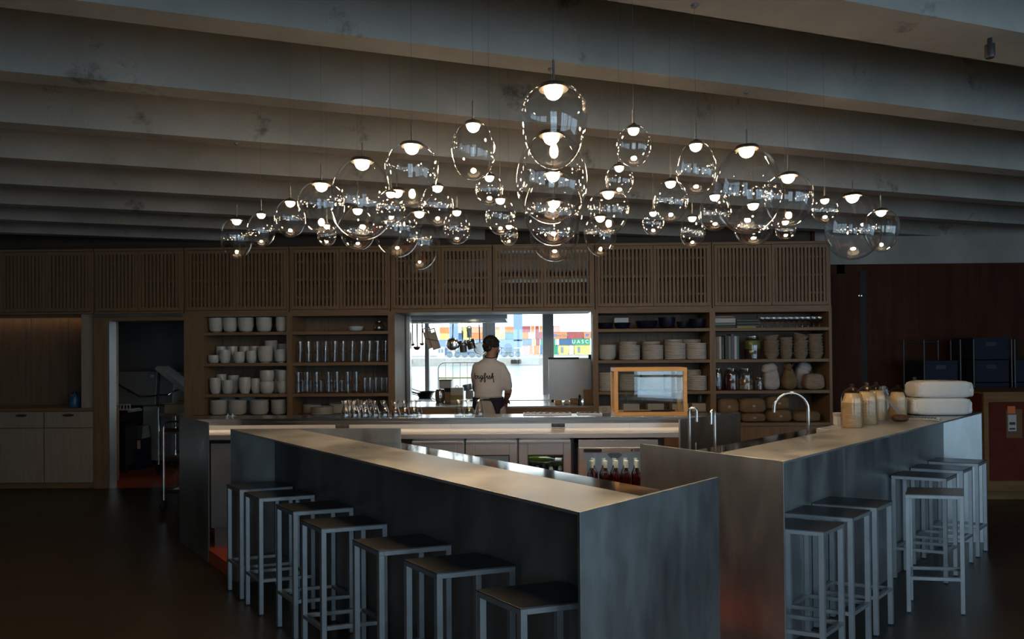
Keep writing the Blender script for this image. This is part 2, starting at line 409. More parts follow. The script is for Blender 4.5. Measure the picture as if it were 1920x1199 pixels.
# ================================================================== CABINET WALL
YC, YCB = 7.98, 8.50                                   # fronts and backs of the cabinets
BX = [at_y(p, 520, 8.0).x for p in (-2, 177.5, 346, 543, 732.5, 923.5, 1115, 1334, 1557)]
BX = [BX[0] - 1.2] + BX
UZ0, UZ1 = 2.145, 2.945
BAYN = ['beyond the niche, over the base cabinets', 'over the lit niche', 'over the kitchen doorway', 'over the bowl shelves', 'over the drinking-glass shelves',
        'over the pass, beside the glass shelves', 'over the pass, beside the plate shelves', 'over the plate shelves', 'over the book and jar shelves']
slat_me = {}
def slat_mesh(h):
    k = round(h, 3)
    if k not in slat_me: slat_me[k] = MB().box(-.0135, .0135, -.009, .009, 0, k).mesh('slat', 'oak')
    return slat_me[k]
for i in range(9):
    x0, x1 = BX[i] + .006, BX[i + 1] - .006
    t = thing('slatted_cabinet', 'oak wall cabinet with two vertical-slat doors ' + BAYN[i], 'cabinet', ((x0 + x1) / 2, YCB, UZ0), group='slatted wall cabinets')
    for a in (x0, x1 - .022): MB().box(a, a + .022, YC + .004, YCB, UZ0, UZ1).build('side_panel', 'oak', t)
    MB().box(x0, x1, YC - .006, YCB, UZ1 - .03, UZ1).build('top_panel', 'oak_x', t)
    MB().box(x0, x1, YC - .004, YCB, UZ0, UZ0 + .025).build('bottom_panel', 'oak_x', t)
    if i in (5, 6): MB().box(x0 + .02, x1 - .02, YCB - .012, YCB, UZ0 + .02, UZ0 + .27).build('back_panel', 'plank', t)
    else: MB().box(x0 + .02, x1 - .02, YCB - .012, YCB, UZ0 + .02, UZ1 - .03).build('back_panel', 'plank', t)
    MB().box(x0 + .02, x1 - .02, YC + .06, YCB - .02, 2.53, 2.55).build('inner_shelf', 'oak_x', t)
    xm = (x0 + x1) / 2
    for a, b in ((x0 + .024, xm - .003), (xm + .003, x1 - .024)):
        d0, d1 = UZ0 + .03, UZ1 - .036; st, rl = .034, .04
        dr = MB().box(a, a + st, YC - .012, YC + .008, d0, d1).box(b - st, b, YC - .012, YC + .008, d0, d1) \
            .box(a + st, b - st, YC - .012, YC + .008, d0, d0 + rl).box(a + st, b - st, YC - .012, YC + .008, d1 - rl, d1).build('cabinet_door', 'oak', t)
        for k in range(3):
            zz = d0 + rl + (d1 - d0 - 2 * rl) * (k + .5) / 3
            MB().box(a + st - .004, b - st + .004, YC + .008, YC + .022, zz - .012, zz + .012).build('cross_rail', 'oak_x', dr)
        n = round((b - a - 2 * st) / .0455); p = (b - a - 2 * st) / n
        for k in range(n - 0):
            s = link('slat', slat_mesh(d1 - d0 - 2 * rl + .004), dr)
            # dr sits at the world origin with an inverse of t, so slats take world places
            s.location = (a + st + p * (k + .5), YC - .001, d0 + rl - .002)
# --- open shelf units under the wall cabinets
SHZ = (1.905, 1.525, 1.145)
def shelf_unit(x0, x1, label, extra_left=0., zb=.88, low=None, planks=4):
    t = thing('shelf_unit', label, 'shelving', ((x0 + x1) / 2, YCB, 0))
    MB().box(x0, x0 + .034, YC, YCB, 0, UZ0).build('side_panel', 'oak', t)
    if extra_left: MB().box(x0 + .034, x0 + extra_left, YC, YC + .03, 0, UZ0).build('filler_board', 'oak', t)
    MB().box(x1 - .034, x1, YC, YCB, 0, UZ0).build('side_panel', 'oak', t)
    a = x0 + max(.034, extra_left); b = x1 - .034
    if extra_left: MB().box(a - .02, a, YC + .03, YCB - .02, 0, UZ0).build('side_panel', 'oak', t)
    MB().box(a, b, YC - .002, YCB, 2.095, UZ0).build('header_board', 'oak_x', t)
    for z in SHZ + (zb,) + ((low,) if low else ()):
        MB().box(a, b, YC + .004, YCB - .012, z - .038, z).build('shelf', 'oak_x', t, bevel=.002)
    for k in range(planks):
        p = a + (b - a) * k / planks; q = a + (b - a) * (k + 1) / planks
        MB().box(p + .0015, q - .0015, YCB - .014 + .002 * (k % 2), YCB + .006, .1, 2.1).build('back_board', 'plank', t)
    MB().box(a, b, YC + .03, YC + .05, .1, zb - .038).build('lower_front', 'oak', t)
    MB().box(a, b, YC + .05, YC + .07, 0, .1).build('plinth', 'black', t)
    return t
BOWL_A, BOWL_B = BX[3], BX[4]
shelf_unit(BX[3], BX[4], 'oak shelf unit full of stoneware bowls and cups', extra_left=at_y(382, 650, YC).x - BX[3])
shelf_unit(BX[4], BX[5], 'oak shelf unit holding rows of drinking glasses')
shelf_unit(BX[7], BX[8], 'oak shelf unit holding stacked plates behind the glass display case')
shelf_unit(BX[8], BX[9], 'oak shelf unit with books, jars, bread baskets and flour sacks', zb=.755)
# --- pass: oak surround and the sill board below it
t = thing('pass_frame', 'oak surround of the kitchen pass opening with wooden sill front', 'pass frame', ((BX[5] + BX[7]) / 2, YCB, 0))
MB().box(BX[5], BX[5] + .05, YC, YCB + .15, 0, UZ0).build('jamb', 'oak', t)
MB().box(BX[7] - .03, BX[7], YC, YC + .12, 0, UZ0).build('jamb', 'oak', t)
MB().box(BX[5] + .05, BX[7] - .03, YC, YCB + .1, 2.125, UZ0).build('header_board', 'oak_x', t)
MB().box(BX[5] + .05, BX[7] - .03, YC, YC + .03, .1, .955).build('front_board', 'oak_x', t)
MB().box(BX[5] + .05, BX[7] - .03, YC + .03, YC + .05, 0, .1).build('plinth', 'black', t)
# --- doorway surround with steel jamb, and the lit niche with base cabinets
t = thing('doorway_surround', 'oak posts and header around the kitchen doorway', 'door frame', ((BX[2] + BX[3]) / 2, YCB, 0))
MB().box(BX[2], BX[2] + .17, YC, YC + .13, 0, UZ0 - .002).build('post', 'oak', t)
MB().box(BX[2] + .17, BX[2] + .185, YC + .01, YC + .15, 0, 2.055).build('steel_jamb', 'stainless_dull', t)
MB().box(BX[2] + .17, BX[3], YC, YCB, 2.055, UZ0 - .002).build('header_board', 'oak_x', t)
MB().box(BX[2] + .02, BX[3] - .01, YC - .03, YC, 2.10, 2.135).build('door_track', 'stainless_dull', t)
nx0, nx1 = BX[0], BX[2]
t = thing('niche_lining', 'plank-lined niche lit by a strip under the slatted cabinets', 'wall niche', ((nx0 + nx1) / 2, YCB, .98))
for k in range(9):
    p = nx0 + (nx1 - .18 - nx0) * k / 9; q = nx0 + (nx1 - .18 - nx0) * (k + 1) / 9
    MB().box(p + .002, q - .002, YCB - .012 + .003 * (k % 2), YCB + .01, .9855, UZ0 - .002).build('back_board', 'plank', t)
MB().box(nx1 - .19, nx1 - .008, YC + .05, YCB - .016, .9855, UZ0 - .002).build('side_board', 'oak_pale', t)
MB().box(nx0, nx1 - .2, YC + .17, YC + .19, UZ0 - .035, UZ0 - .002).build('light_cover', 'oak_x', t)
MB().box(nx0, nx1 - .2, YCB - .12, YCB - .105, UZ0 - .014, UZ0 - .002).build('light_strip', 'led_dim', t)
bz1 = .985
for k, (p, q) in enumerate(((at_y(-86, 850, YC).x, at_y(-2, 850, YC).x), (at_y(-2, 850, YC).x, at_y(82, 850, YC).x), (at_y(82, 850, YC).x, BX[2] - .01))):
    t = thing('base_cabinet', ['pale oak base cabinet with drawer over door at the far end of the niche', 'pale oak base cabinet with drawer over door, between two like it', 'pale oak base cabinet with drawer over door beside the doorway post'][k], 'cabinet', ((p + q) / 2, YCB, 0), group='base cabinets under the niche')
    MB().box(p, q, YC + .02, YCB, .06, bz1 - .03).build('body', 'oak', t)
    MB().box(p + .004, q - .004, YC + .03, YCB, 0, .06).build('plinth', 'oak_x', t)
    zt = bz1 - .035
    dw = MB().box(p + .012, q - .012, YC - .004, YC + .022, zt - .20, zt - .008).build('drawer', 'oak_pale', t, bevel=.0015)
    MB().prism_y([((p + q) / 2 + .07 * cos(a) * (1 if abs(cos(a)) < .8 else 1.05), zt - .05 + .018 * sin(a)) for a in [2 * pi * j / 14 for j in range(14)]], YC - .006, YC - .003).build('finger_slot', 'knot', dw)
    MB().box(p + .012, q - .012, YC - .004, YC + .022, .075, zt - .21).build('door', 'oak_pale', t, bevel=.0015)
tag(MB().box(nx0, BX[2] - .006, YC - .012, YCB - .014, bz1 - .03, bz1).build('niche_worktop', 'oak_x', bevel=.002), 'dark oak worktop running along the niche over the base cabinets', 'worktop')
# blue jug at the end of the niche worktop
j = thing('water_canister', 'blue plastic canister standing at the end of the niche worktop', 'canister', (at_y(138, 745, 8.14).x, 8.16, bz1))
jl = j.location
MB().lathe([(0, 0), (.062, 0), (.066, .01), (.066, .12), (.05, .15), (.02, .165), (.02, .17), (0, .17)], 18, jl).build('body', 'plastic_blue', j, smooth=True)
MB().lathe([(0, .17), (.023, .17), (.023, .2), (0, .2)], 14, jl).build('cap', 'black', j, smooth=True)
MB().tube(arc((jl.x + .03, jl.y, jl.z + .16), .04, -.3, 2.4, 8), .006, 6).build('handle', 'plastic_blue', j, smooth=True)
# knots in the boards beside the doorway

# ================================================================== BARS
A_ = Vector((.186, 2.234)); UL = Vector((-.6822, .7312)).normalized(); VL = Vector((UL.y, -UL.x))
B_ = Vector((1.261, 3.226)); UR = Vector((.7366, .6763)).normalized(); VR = Vector((UR.y, -UR.x))
BARZ, WORKZ, PLAT = 1.10, 1.0, .10
YLF, YRF = 4.705, 5.615                                  # far ends are square to the cabinet wall
def far_u(o, u, v, off, Y): return (Y - o.y - v.y * off) / u.y
def bar_frame(poly, o, u, v): return [(o.x + u.x * a + v.x * b, o.y + u.y * a + v.y * b) for a, b in poly]

def make_bar(label, o, u, vin, Y, xin, seam, knee, topw, depth, seam_u=None, panel_far='zinc'):
    """o near outer corner, u along the bar, vin inward"""
    t = thing('bar_counter', label, 'bar counter', (o.x, o.y, 0))
    fu = lambda b: far_u(o, u, vin, b, Y)
    P = lambda poly: bar_frame(poly, o, u, vin)
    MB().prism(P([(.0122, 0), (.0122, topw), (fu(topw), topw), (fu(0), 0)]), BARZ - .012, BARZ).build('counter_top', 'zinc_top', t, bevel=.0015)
    if seam_u: cuts = [.012, seam_u, None]
    else: cuts = [.012, None]
    for k in range(len(cuts) - 1):
        e0 = e1 = cuts[k + 1] - .0015 if cuts[k + 1] else None
        if e0 is None: e0, e1 = fu(knee), fu(knee + .012)
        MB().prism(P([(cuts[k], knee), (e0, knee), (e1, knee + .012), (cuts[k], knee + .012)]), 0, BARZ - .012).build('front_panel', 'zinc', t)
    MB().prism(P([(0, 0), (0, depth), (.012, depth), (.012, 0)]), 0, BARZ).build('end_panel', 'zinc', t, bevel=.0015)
    xo = P([(fu(0), 0)])[0][0]
    MB().box(min(xo, xin), max(xo, xin), Y + .001, Y + .014, 0, BARZ).build('end_panel', panel_far, t, bevel=.0015)
    MB().prism(P([(.0125, topw - .008), (.0125, topw + .002), (fu(topw + .002), topw + .002), (fu(topw - .008), topw - .008)]), WORKZ - .02, BARZ - .0125).build('riser', 'stainless', t)
    MB().prism(P([(.0125, topw + .002), (.0125, depth), (fu(depth), depth), (fu(topw + .002), topw + .002)]), WORKZ - .03, WORKZ).build('worktop', 'stainless_polished', t)
    MB().prism(P([(.02, knee + .02), (.02, depth - .03), (fu(depth - .03), depth - .03), (fu(knee + .02), knee + .02)]), PLAT, WORKZ - .031).build('under_cabinet', 'dark_metal', t)
    return t
lb = make_bar('long zinc-topped bar with a row of seven stools along it', A_, UL, VL, YLF, -.886, None, .235, .352, .885)
rb = make_bar('zinc-topped bar with flour sacks and paper bowls on it', B_, UR, -VR, YRF, 3.854 - 1.2, None, .217, .356, .863, seam_u=1.28)
MB().prism(bar_frame([(1.44, .3562), (1.44, .47), (far_u(B_, UR, -VR, .47, YRF), .47), (far_u(B_, UR, -VR, .3562, YRF), .3562)], B_, UR, -VR), WORKZ, BARZ).build('counter_block', 'zinc_top', rb, bevel=.0015)
# red raised floor inside the bars
k1 = bar_frame([(.02, .25), (far_u(A_, UL, VL, .25, YLF), .25)], A_, UL, VL)
k2 = bar_frame([(.02, .23), (far_u(B_, UR, -VR, .23, YRF), .23)], B_, UR, -VR)
p_in_l = bar_frame([(.02, .9)], A_, UL, VL)[0]; p_in_r = bar_frame([(.02, .87)], B_, UR, -VR)[0]
struct(MB().prism([(-2.55, 5.21), (-2.12, 4.735), (k1[1][0], 4.735), k1[0], p_in_l, p_in_r, k2[0], (k2[1][0], 5.63), (2.6, 5.64), (3.70, 6.6), (3.70, 7.97), (-2.75, 7.97), (-2.75, 5.70), (-2.55, 5.40)], .0, PLAT).build('floor_bar', 'red_floor'))

# ------------------------------------------------------------------ stools
def make_stool(name, hand):
    """skewed seat; origin under the outer near corner; x along the bar, y outward (hand mirrors it)"""
    t = thing(name, 'stool', 'stool', world_parts=False, group='steel bar stools')
    a, sk, dp, H, tb = .25, -.15, .30, .737, .022
    def Q(x, y): return (x + sk * (-y / dp), y * hand)          # y runs from 0 (outer) to -dp (inner)
    def sk_box(x0, x1, y0, y1, z0, z1):
        return MB().prism([Q(x0, y0), Q(x1, y0), Q(x1, y1), Q(x0, y1)], z0, z1)
    for x, y in ((0, 0), (a - tb, 0), (0, -dp + tb), (a - tb, -dp + tb)):
        lg = sk_box(x, x + tb, y - tb, y, .006, H - .026).build('leg', 'stool_steel', t, bevel=.001)
        sk_box(x + .001, x + tb - .001, y - tb + .001, y - .001, 0, .007).build('foot_cap', 'rubber', lg)
    for nm, z0, z1 in (('seat_rail', H - .026, H - .003), ('foot_rail', .205, .225)):
        sk_box(tb if nm == 'foot_rail' else 0, a - (tb if nm == 'foot_rail' else 0), -tb, 0, z0, z1).build(nm, 'stool_steel', t, bevel=.001)
        sk_box(tb if nm == 'foot_rail' else 0, a - (tb if nm == 'foot_rail' else 0), -dp, -dp + tb, z0, z1).build(nm, 'stool_steel', t, bevel=.001)
        sk_box(0, tb, -dp + tb, -tb, z0, z1).build(nm, 'stool_steel', t, bevel=.001)
        sk_box(a - tb, a, -dp + tb, -tb, z0, z1).build(nm, 'stool_steel', t, bevel=.001)
    sk_box(-.001, a + .001, -dp - .001, .001, H - .006, H).build('seat', 'stool_seat', t, bevel=.001)
    return t
def stool_at(proto, used, px, py, u, out, label, turn=0.):
    p = at_z(px, py, .737) + Vector((out.x, out.y, 0)) * .018
    rz = atan2(u.y, u.x) + turn
    if not used: o = proto; o.location = (p.x, p.y, 0); o.rotation_euler = (0, 0, rz); o['label'] = label; return
    copy_tree(proto, None, (p.x, p.y, 0), rz, label)
SL = make_stool('bar_stool', 1.0); SR = make_stool('bar_stool', -1.0)
near = ['first', 'second', 'third', 'fourth', 'fifth', 'sixth', 'seventh']
for k, (x, y) in enumerate([(454.6, 917.8), (491, 933.8), (555.6, 958.6), (608.8, 990.4), (717, 1032), (825.8, 1073.5), (983.3, 1139)]):
    stool_at(SL, k, x, y, UL, -VL, 'grey steel bar stool at the seven-stool bar, %s from the back bar end' % near[k])
RS = [(1537, 996, 'right beside the reddish end panel of the sack-laden bar'), (1591.5, 970, 'second from the reddish end panel of the sack-laden bar'), (1637, 951, 'third from the reddish end panel of the sack-laden bar'),
      (1768.5, 896.5, 'third from the pale far end panel under the sacks'), (1800, 882, 'second from the pale far end panel under the sacks'), (1829, 869, 'right against the pale far end panel under the sacks')]
for k, (x, y, l) in enumerate(RS): stool_at(SR, k, x, y, UR, VR, 'grey steel bar stool ' + l)
stool_at(SR, 1, 1800.5, 928.5, UR, VR, 'grey steel bar stool pulled out and turned away from the bar', turn=radians(14))

# ------------------------------------------------------------------ back bar
YK0, YK1, YK2 = 5.15, 5.43, 5.72                          # worktop front, upper shelf front, rear
XB0, XB1 = -2.50, 1.205
sl_l = (-3.09 + 2.50) / (5.77 - 5.134); sl_r = (1.858 - 1.201) / (5.709 - 5.138)
XL_ = lambda y: XB0 + sl_l * (y - YK0); XR_ = lambda y: XB1 + sl_r * (y - YK0)
t = thing('back_bar', 'long steel back bar with raised shelf and strip light under it', 'bar counter', ((XB0 + XB1) / 2, YK2, 0))
MB().prism([(XL_(YK0), YK0), (XL_(YK2), YK2), (XL_(YK2) + .012, YK2), (XL_(YK0) + .012, YK0)], 0, 1.101).build('end_panel', 'zinc', t, bevel=.001)
MB().prism([(XR_(YK0), YK0), (XR_(YK2), YK2), (XR_(YK2) + .012, YK2), (XR_(YK0) + .012, YK0)], 0, 1.101).build('end_panel', 'zinc', t, bevel=.001)
MB().prism([(XL_(YK1) + .012, YK1), (XR_(YK1), YK1), (XR_(YK2), YK2), (XL_(YK2) + .012, YK2)], 1.072, 1.10).build('upper_shelf', 'stainless', t, bevel=.0015)
MB().prism([(XL_(YK1) + .012, YK1), (XR_(YK1), YK1), (XR_(YK1 + .012), YK1 + .012), (XL_(YK1 + .012) + .012, YK1 + .012)], 1.046, 1.0718).build('shelf_lip', 'stainless', t)
js = [XB0 + .02 + (XB1 - XB0 - .2) * k / 3 for k in range(4)]
xs = [XL_(5.52) + .014] + [at_y(p, 800, 5.52).x for p in (845, 1180)] + [XR_(5.52)]
for a, b in zip(xs, xs[1:]): MB().box(a + .001, b - .001, 5.52, 5.54, 1.0, 1.072).build('splash_panel', 'stainless_warm', t)
MB().box(XL_(5.47) + .05, XR_(5.47) - .03, 5.452, 5.472, 1.060, 1.0718).build('light_strip', 'led_warm', t)
MB().prism([(XL_(YK0) + .013, YK0 + .002), (XR_(YK0), YK0 + .002), (XR_(5.519), 5.519), (XL_(5.519) + .013, 5.519)], .962, 1.0).build('worktop', 'stainless_warm', t, bevel=.0015)
MB().prism([(XL_(YK0 + .06) + .02, YK0 + .04), (XL_(YK0 + .06) + .4, YK0 + .04), (XL_(YK0 + .06) + .4, YK2 - .02), (XL_(YK2 - .02) + .02, YK2 - .02)], PLAT + .16, .955).build('end_cabinet', 'dark_metal', t)
MB().box(XB0 + .01, XB0 + .40, YK0 + .03, YK0 + .05, PLAT + .16, .93).build('cabinet_door', 'stainless_dull', t, bevel=.002)
MB().box(XB0 + .03, XB0 + .40, YK0 + .05, YK0 + .07, PLAT, PLAT + .16).build('kick_plate', 'stainless_dull', t)
MB().box(XB0 + .05, XB1, YK2 - .03, YK2 - .015, PLAT, 1.064).build('back_panel', 'zinc', t)
for k, px in enumerate((642, 1046.5)):
    c = at_y(px, 796, 5.519)
    s = thing('wall_socket', 'black double socket on the back bar splash ' + ('near the carafes' if k == 0 else 'below the display case end'), 'socket', (c.x, 5.515, 1.0))
    MB().box(c.x - .056, c.x + .056, 5.506, 5.519, 1.006, 1.052).build('plate', 'black', s, bevel=.002)
    for dx in (-.026, .026): MB().lathe([(.0, 0), (.017, 0), (.019, .003), (.016, .004), (.0, .004)], 14).turn(Matrix.Rotation(radians(90), 3, 'X')).move((c.x + dx, 5.507, 1.029)).build('outlet', 'dark_metal', s, smooth=True)
# refrigerated drawers: three steel doors with small windows
emis('cooler_glow', (.92, .97, 1.0), 14.0)
pm('cooler_lining', (.50, .53, .57), rough=.4)
def fridge_door(px0, px1, label, window, lit=True):
    a = at_y(px0, 830, YK0 + .04).x; b = at_y(px1, 830, YK0 + .04).x; z0, z1 = PLAT + .12, .945; y = YK0 + .03
    t = thing('fridge_unit', label, 'fridge', ((a + b) / 2, YK2, PLAT), group='under-counter fridges')
    sd = MB().box(a, a + .01, y + .02, YK2 - .04, PLAT + .02, .955).box(b - .01, b, y + .02, YK2 - .04, PLAT + .02, .955).box(a, b, YK2 - .06, YK2 - .04, PLAT + .02, .955).box(a, b, y + .02, YK2 - .04, PLAT + .02, PLAT + .1).box(a, b, y + .02, YK2 - .04, .945, .955)
    sd.build('body', 'stainless_dull', t)
    wa, wb, wz0, wz1 = a + .075, b - .065, z1 - .50, z1 - .115
    d = MB().box(a + .005, wa, y - .02, y + .02, z0, z1).box(wb, b - .005, y - .02, y + .02, z0, z1).box(wa, wb, y - .02, y + .02, wz1, z1).box(wa, wb, y - .02, y + .02, z0, wz0).build('door', 'stainless_warm', t, bevel=.003)
    MB().box(a + .01, b - .01, y - .032, y - .018, z1 - .018, z1).build('handle', 'stainless_warm', d, bevel=.002)
    MB().box(wa, wb, y - .002, y + .002, wz0, wz1).build('pane', 'pane', d)
    m = MB().box(wa - .0, wa + .006, y - .021, y - .003, wz0, wz1).box(wb - .006, wb, y - .021, y - .003, wz0, wz1).box(wa, wb, y - .021, y - .003, wz1 - .006, wz1).box(wa, wb, y - .021, y - .003, wz0, wz0 + .006)
    m.build('window_gasket', 'black', d)
    MB().box(a + .02, b - .02, y + .03, YK2 - .07, z1 - .30, z1 - .29).build('rack', 'stainless', t)
    if lit: MB().box(wa, wb, y + .03, y + .05, z1 - .03, z1 - .02).build('lamp', 'cooler_glow', t)
    if window == 'light': MB().box(wa + .0, wb, YK2 - .075, YK2 - .068, wz0, wz1).build('inner_lining', 'plastic_white', t)
    return (a, b, y, z1)
fridge_door(772, 871.5, 'steel fridge door beside the end cabinet of the back bar', 'light', lit=False)
fridge_door(872.5, 970.5, 'steel fridge door with an empty pale window', 'light')
fa, fb, fy, fz = fridge_door(971.5, 1071, 'steel fridge door with green wine bottles behind its window', 'dark')
# bottles lying behind the small window
def bottle_profile(r=.038, h=.30, neck=.014):
    return [(0, 0), (r * .9, 0), (r, .008), (r, h * .56), (r * .93, h * .62), (r * .6, h * .71), (neck * 1.1, h * .78), (neck, h * .82), (neck, h), (0, h)]
bprof = bottle_profile()
def wine_bottle(body, cap, label, group, liquid=None):
    t = thing('wine_bottle', label, 'bottle', world_parts=False, group=group)
    MB().lathe(bprof, 18).build('body', body, t, smooth=True)
    MB().lathe([(0, .245), (.0155, .245), (.0165, .25), (.0165, .302), (0, .304)], 14).build('capsule', cap, t, smooth=True)
    if liquid: MB().lathe([(0, .004), (.035, .006), (.0355, .165), (.02, .205), (.0, .205)], 16).build('wine', liquid, t, smooth=True)
    return t
pm('capsule_cream', (.62, .60, .42), rough=.4)
pm('capsule_white', (.70, .70, .66), rough=.4)
pm('wine_rose', (.17, .028, .018), rough=.2)
pm('wine_white', (.30, .33, .06), rough=.2)
gb = wine_bottle('bottle_green', 'capsule_white', 'green wine bottle lying on its side behind the fridge window', 'bottles lying in the fridge', 'wine_white')
mx = (fa + fb) / 2; zs = fz - .29
LAY = [(-.132, 5.60, .039, 1), (-.044, 5.61, .039, -2), (.044, 5.60, .039, 2), (.132, 5.61, .039, -1), (-.145, 5.37, .1155, 72), (.145, 5.52, .1155, -72)]
for k, (dx, by, dz, yaw) in enumerate(LAY):                # four on the rack with their necks to the window, two across them
    o = gb if k == 0 else copy_tree(gb)
    o['label'] = 'green wine bottle lying on the fridge rack, %s from the cooler' % ORDN[3 - k] if k < 4 else 'green wine bottle lying across the others behind the fridge window, %s' % ['in front', 'at the back'][k - 4]
    o.rotation_euler = (radians(90), 0, radians(yaw)); o.location = (mx + dx, by, zs + dz)
# glass-fronted bottle cooler
a = at_y(1084, 835, YK0 + .04).x; b = at_y(1233, 835, YK0 + .04).x; y = YK0 + .03; z0, z1 = PLAT + .04, .945
t = thing('bottle_cooler', 'glass-fronted bottle cooler set into the back bar', 'fridge', ((a + b) / 2, YK2, PLAT))
MB().box(a, a + .015, y + .02, YK2 - .04, z0, z1).box(b - .015, b, y + .02, YK2 - .04, z0, z1).box(a, b, y + .02, YK2 - .04, z1 - .05, z1).box(a, b, y + .02, YK2 - .04, z0, z0 + .04).build('body', 'stainless_warm', t)
MB().box(a + .015, b - .015, YK2 - .06, YK2 - .041, z0 + .04, z1 - .05).build('inner_lining', 'cooler_lining', t)
MB().box(a, b, y - .012, y + .02, z1 - .0625, z1).build('top_grille', 'stainless_warm', t, bevel=.002)
dz1 = z1 - .06
d = MB().box(a + .004, a + .062, y - .025, y + .015, z0, dz1).box(b - .062, b - .004, y - .025, y + .015, z0, dz1).box(a + .062, b - .062, y - .025, y + .015, dz1 - .04, dz1).box(a + .062, b - .062, y - .025, y + .015, z0, z0 + .07).build('door', 'stainless_warm', t, bevel=.002)
MB().box(a + .062, b - .062, y - .005, y, z0 + .07, dz1 - .04).build('pane', 'pane', d)
MB().box(a + .04, a + .18, y - .032, y - .024, dz1 - .034, dz1 - .008).build('handle_grip', 'black', d, bevel=.002)
MB().box(a + .02, b - .02, y + .02, YK2 - .08, .45, .46).build('shelf', 'chrome', t)
for k in range(5):
    cx = at_y(1158, 850, y + .3).x
    MB().tube(arc((cx, YK2 - .068, .785), .018 + .012 * k, radians(205), radians(335), 8), .003, 5).build('fan_slot', 'black', t)
MB().box(a + .06, b - .06, y + .03, y + .06, .872, .882).build('lamp', 'cooler_glow', t)
lx = at_y(1189.5, 839, y - .03)
o = link('lettering', text_mesh('CO', .027, 'black', 'lettering', .0006, 'LEFT', .0009), d); o.location = (lx.x, y - .0265, dz1 - .021); o.rotation_euler = (radians(90), 0, 0)
m = MB().tube(arc((lx.x - .017, y - .0262, dz1 - .021), .0075, 0, 5.2, 12), .0022, 6); m.tube(arc((lx.x - .017, y - .0262, dz1 - .021), .003, 0, 5.2, 8), .0018, 6); m.build('emblem', 'dark_metal', d)
rbp = wine_bottle('bottle_red', 'capsule_cream', 'rose wine bottle with cream capsule standing in the glass-fronted cooler', 'bottles in the cooler', 'wine_rose')
n = 0
for row, yy in ((0, y + .10), (1, y + .22)):
    for px in ((1109, 1135, 1155, 1174, 1194, 1213) if row == 0 else (1112, 1132, 1152, 1172, 1192, 1211)):
        p = at_y(px, 880, yy)
        o = rbp if n == 0 else copy_tree(rbp)
        o['label'] = 'rose wine bottle in the cooler, %s of the %s row from the fridge doors' % (ORDN[n % 6], ['front', 'rear'][row])
        o.location = (p.x, yy, .4605); n += 1
# ------------------------------------------------------------------ taps on the right bar
def tap(name, px, py, label, r, h, direction, lever=True, tube_r=.008):
    p = at_z(px, py, WORKZ); d = Vector((direction[0], direction[1], 0)).normalized()
    t = thing(name, label, 'tap', p, group=None)
    MB().lathe([(0, 0), (.019, 0), (.019, .045), (.012, .05), (0, .05)], 16, p).build('base', 'brass_steel', t, smooth=True)
    c = p + Vector((0, 0, h - r)) + d * r
    pts = [p + Vector((0, 0, .04)), p + Vector((0, 0, h - r - .02))] + [c + d * (-r * cos(a)) + Vector((0, 0, r * sin(a))) for a in [pi * k / 14 for k in range(14)]] + [p + d * (2 * r) + Vector((0, 0, h - r - (.06 if lever else .02)))]
    MB().tube(pts, tube_r, 10).build('spout', 'brass_steel', t, smooth=True)
    if lever:
        s = Vector((d.y, -d.x, 0)); s = Vector((.9, -.3, 0)).normalized()
        MB().tube([p + Vector((0, 0, .025)), p + s * .032 + Vector((0, 0, .025)), p + s * .034 + Vector((0, 0, .095))], .0055, 8).build('lever', 'brass_steel', t, smooth=True)
tap('bar_tap', 1293.5, 860, 'slim gooseneck tap nearest the brown end of the back bar', .021, .30, (.9, -.2))
tap('bar_tap', 1341, 866, 'slim gooseneck tap closest to the zinc bar top', .021, .30, (-.6, -.6))
tap('sink_tap', 1516, 826, 'tall arched tap over the sink in the sack-laden bar', .118, .335, (-1, .05), lever=False, tube_r=.0115)

# ================================================================== THINGS ON THE SHELVES
CACHE = {}
def bowl_prof(r, h, foot=.5, t=.005, belly=1.):
    o = [(foot * r, 0), (foot * r, .05 * h), (foot * r + (r - foot * r) * .55, .16 * h), (r * (.87 * belly), .42 * h), (r * .94, .72 * h), (r, h)]
    i = [(r - t, h), (r * .94 - t, .72 * h), (r * .86 * belly - t, .42 * h), (r * .6, .18 * h), (0, .12 * h)]
    return [(0, 0)] + o + i
def cup_prof(r, h, t=.004):
    return [(0, 0), (r * .62, 0), (r * .70, .02 * h), (r * .88, .2 * h), (r * .97, .42 * h), (r, .7 * h), (r * .97, h), (r * .97 - t, h), (r - t, .7 * h), (r * .85, .25 * h), (r * .6, .06 * h), (0, .05 * h)]
def plate_prof(r, h, t=.006):
    return [(0, 0), (r * .80, 0), (r * .90, h * .08), (r * .975, h * .26), (r, h * .6), (r * .995, h), (r - t, h), (r * .965, h * .5), (r * .88, h * .33), (0, h * .28)]
def tumbler_prof(r, h):
    return [(0, .004), (r * .78, 0), (r * .80, .004), (r, h), (r - .0025, h), (r * .77, .012), (0, .012)]
def tall_prof(r, h): return [(0, 0), (r * .95, 0), (r, .006), (r, h), (r - .003, h), (r - .003, .012), (0, .012)]
def carafe_prof(h=.137):
    k = h / .137
    o = [(0, 0), (.037, 0), (.041, .004), (.041, .018), (.036, .045), (.027, .075), (.0205, .094), (.0215, .104), (.028, .122), (.033, .137)]
    return [(a, b * k) for a, b in o] + [(a - .002, b * k) for a, b in o[:1:-1]] + [(0, .008)]
def basket_prof(r, h):
    p = [(0, 0), (r * .60, 0)]; n = 6
    for k in range(n):
        z = h * k / n; rr = r * (.62 + .36 * k / n)
        p += [(rr, z + .1 * h / n), (rr + .004, z + .5 * h / n), (rr, z + .9 * h / n)]
    return p + [(r, h), (r - .007, h), (r * .61, .02), (0, .016)]
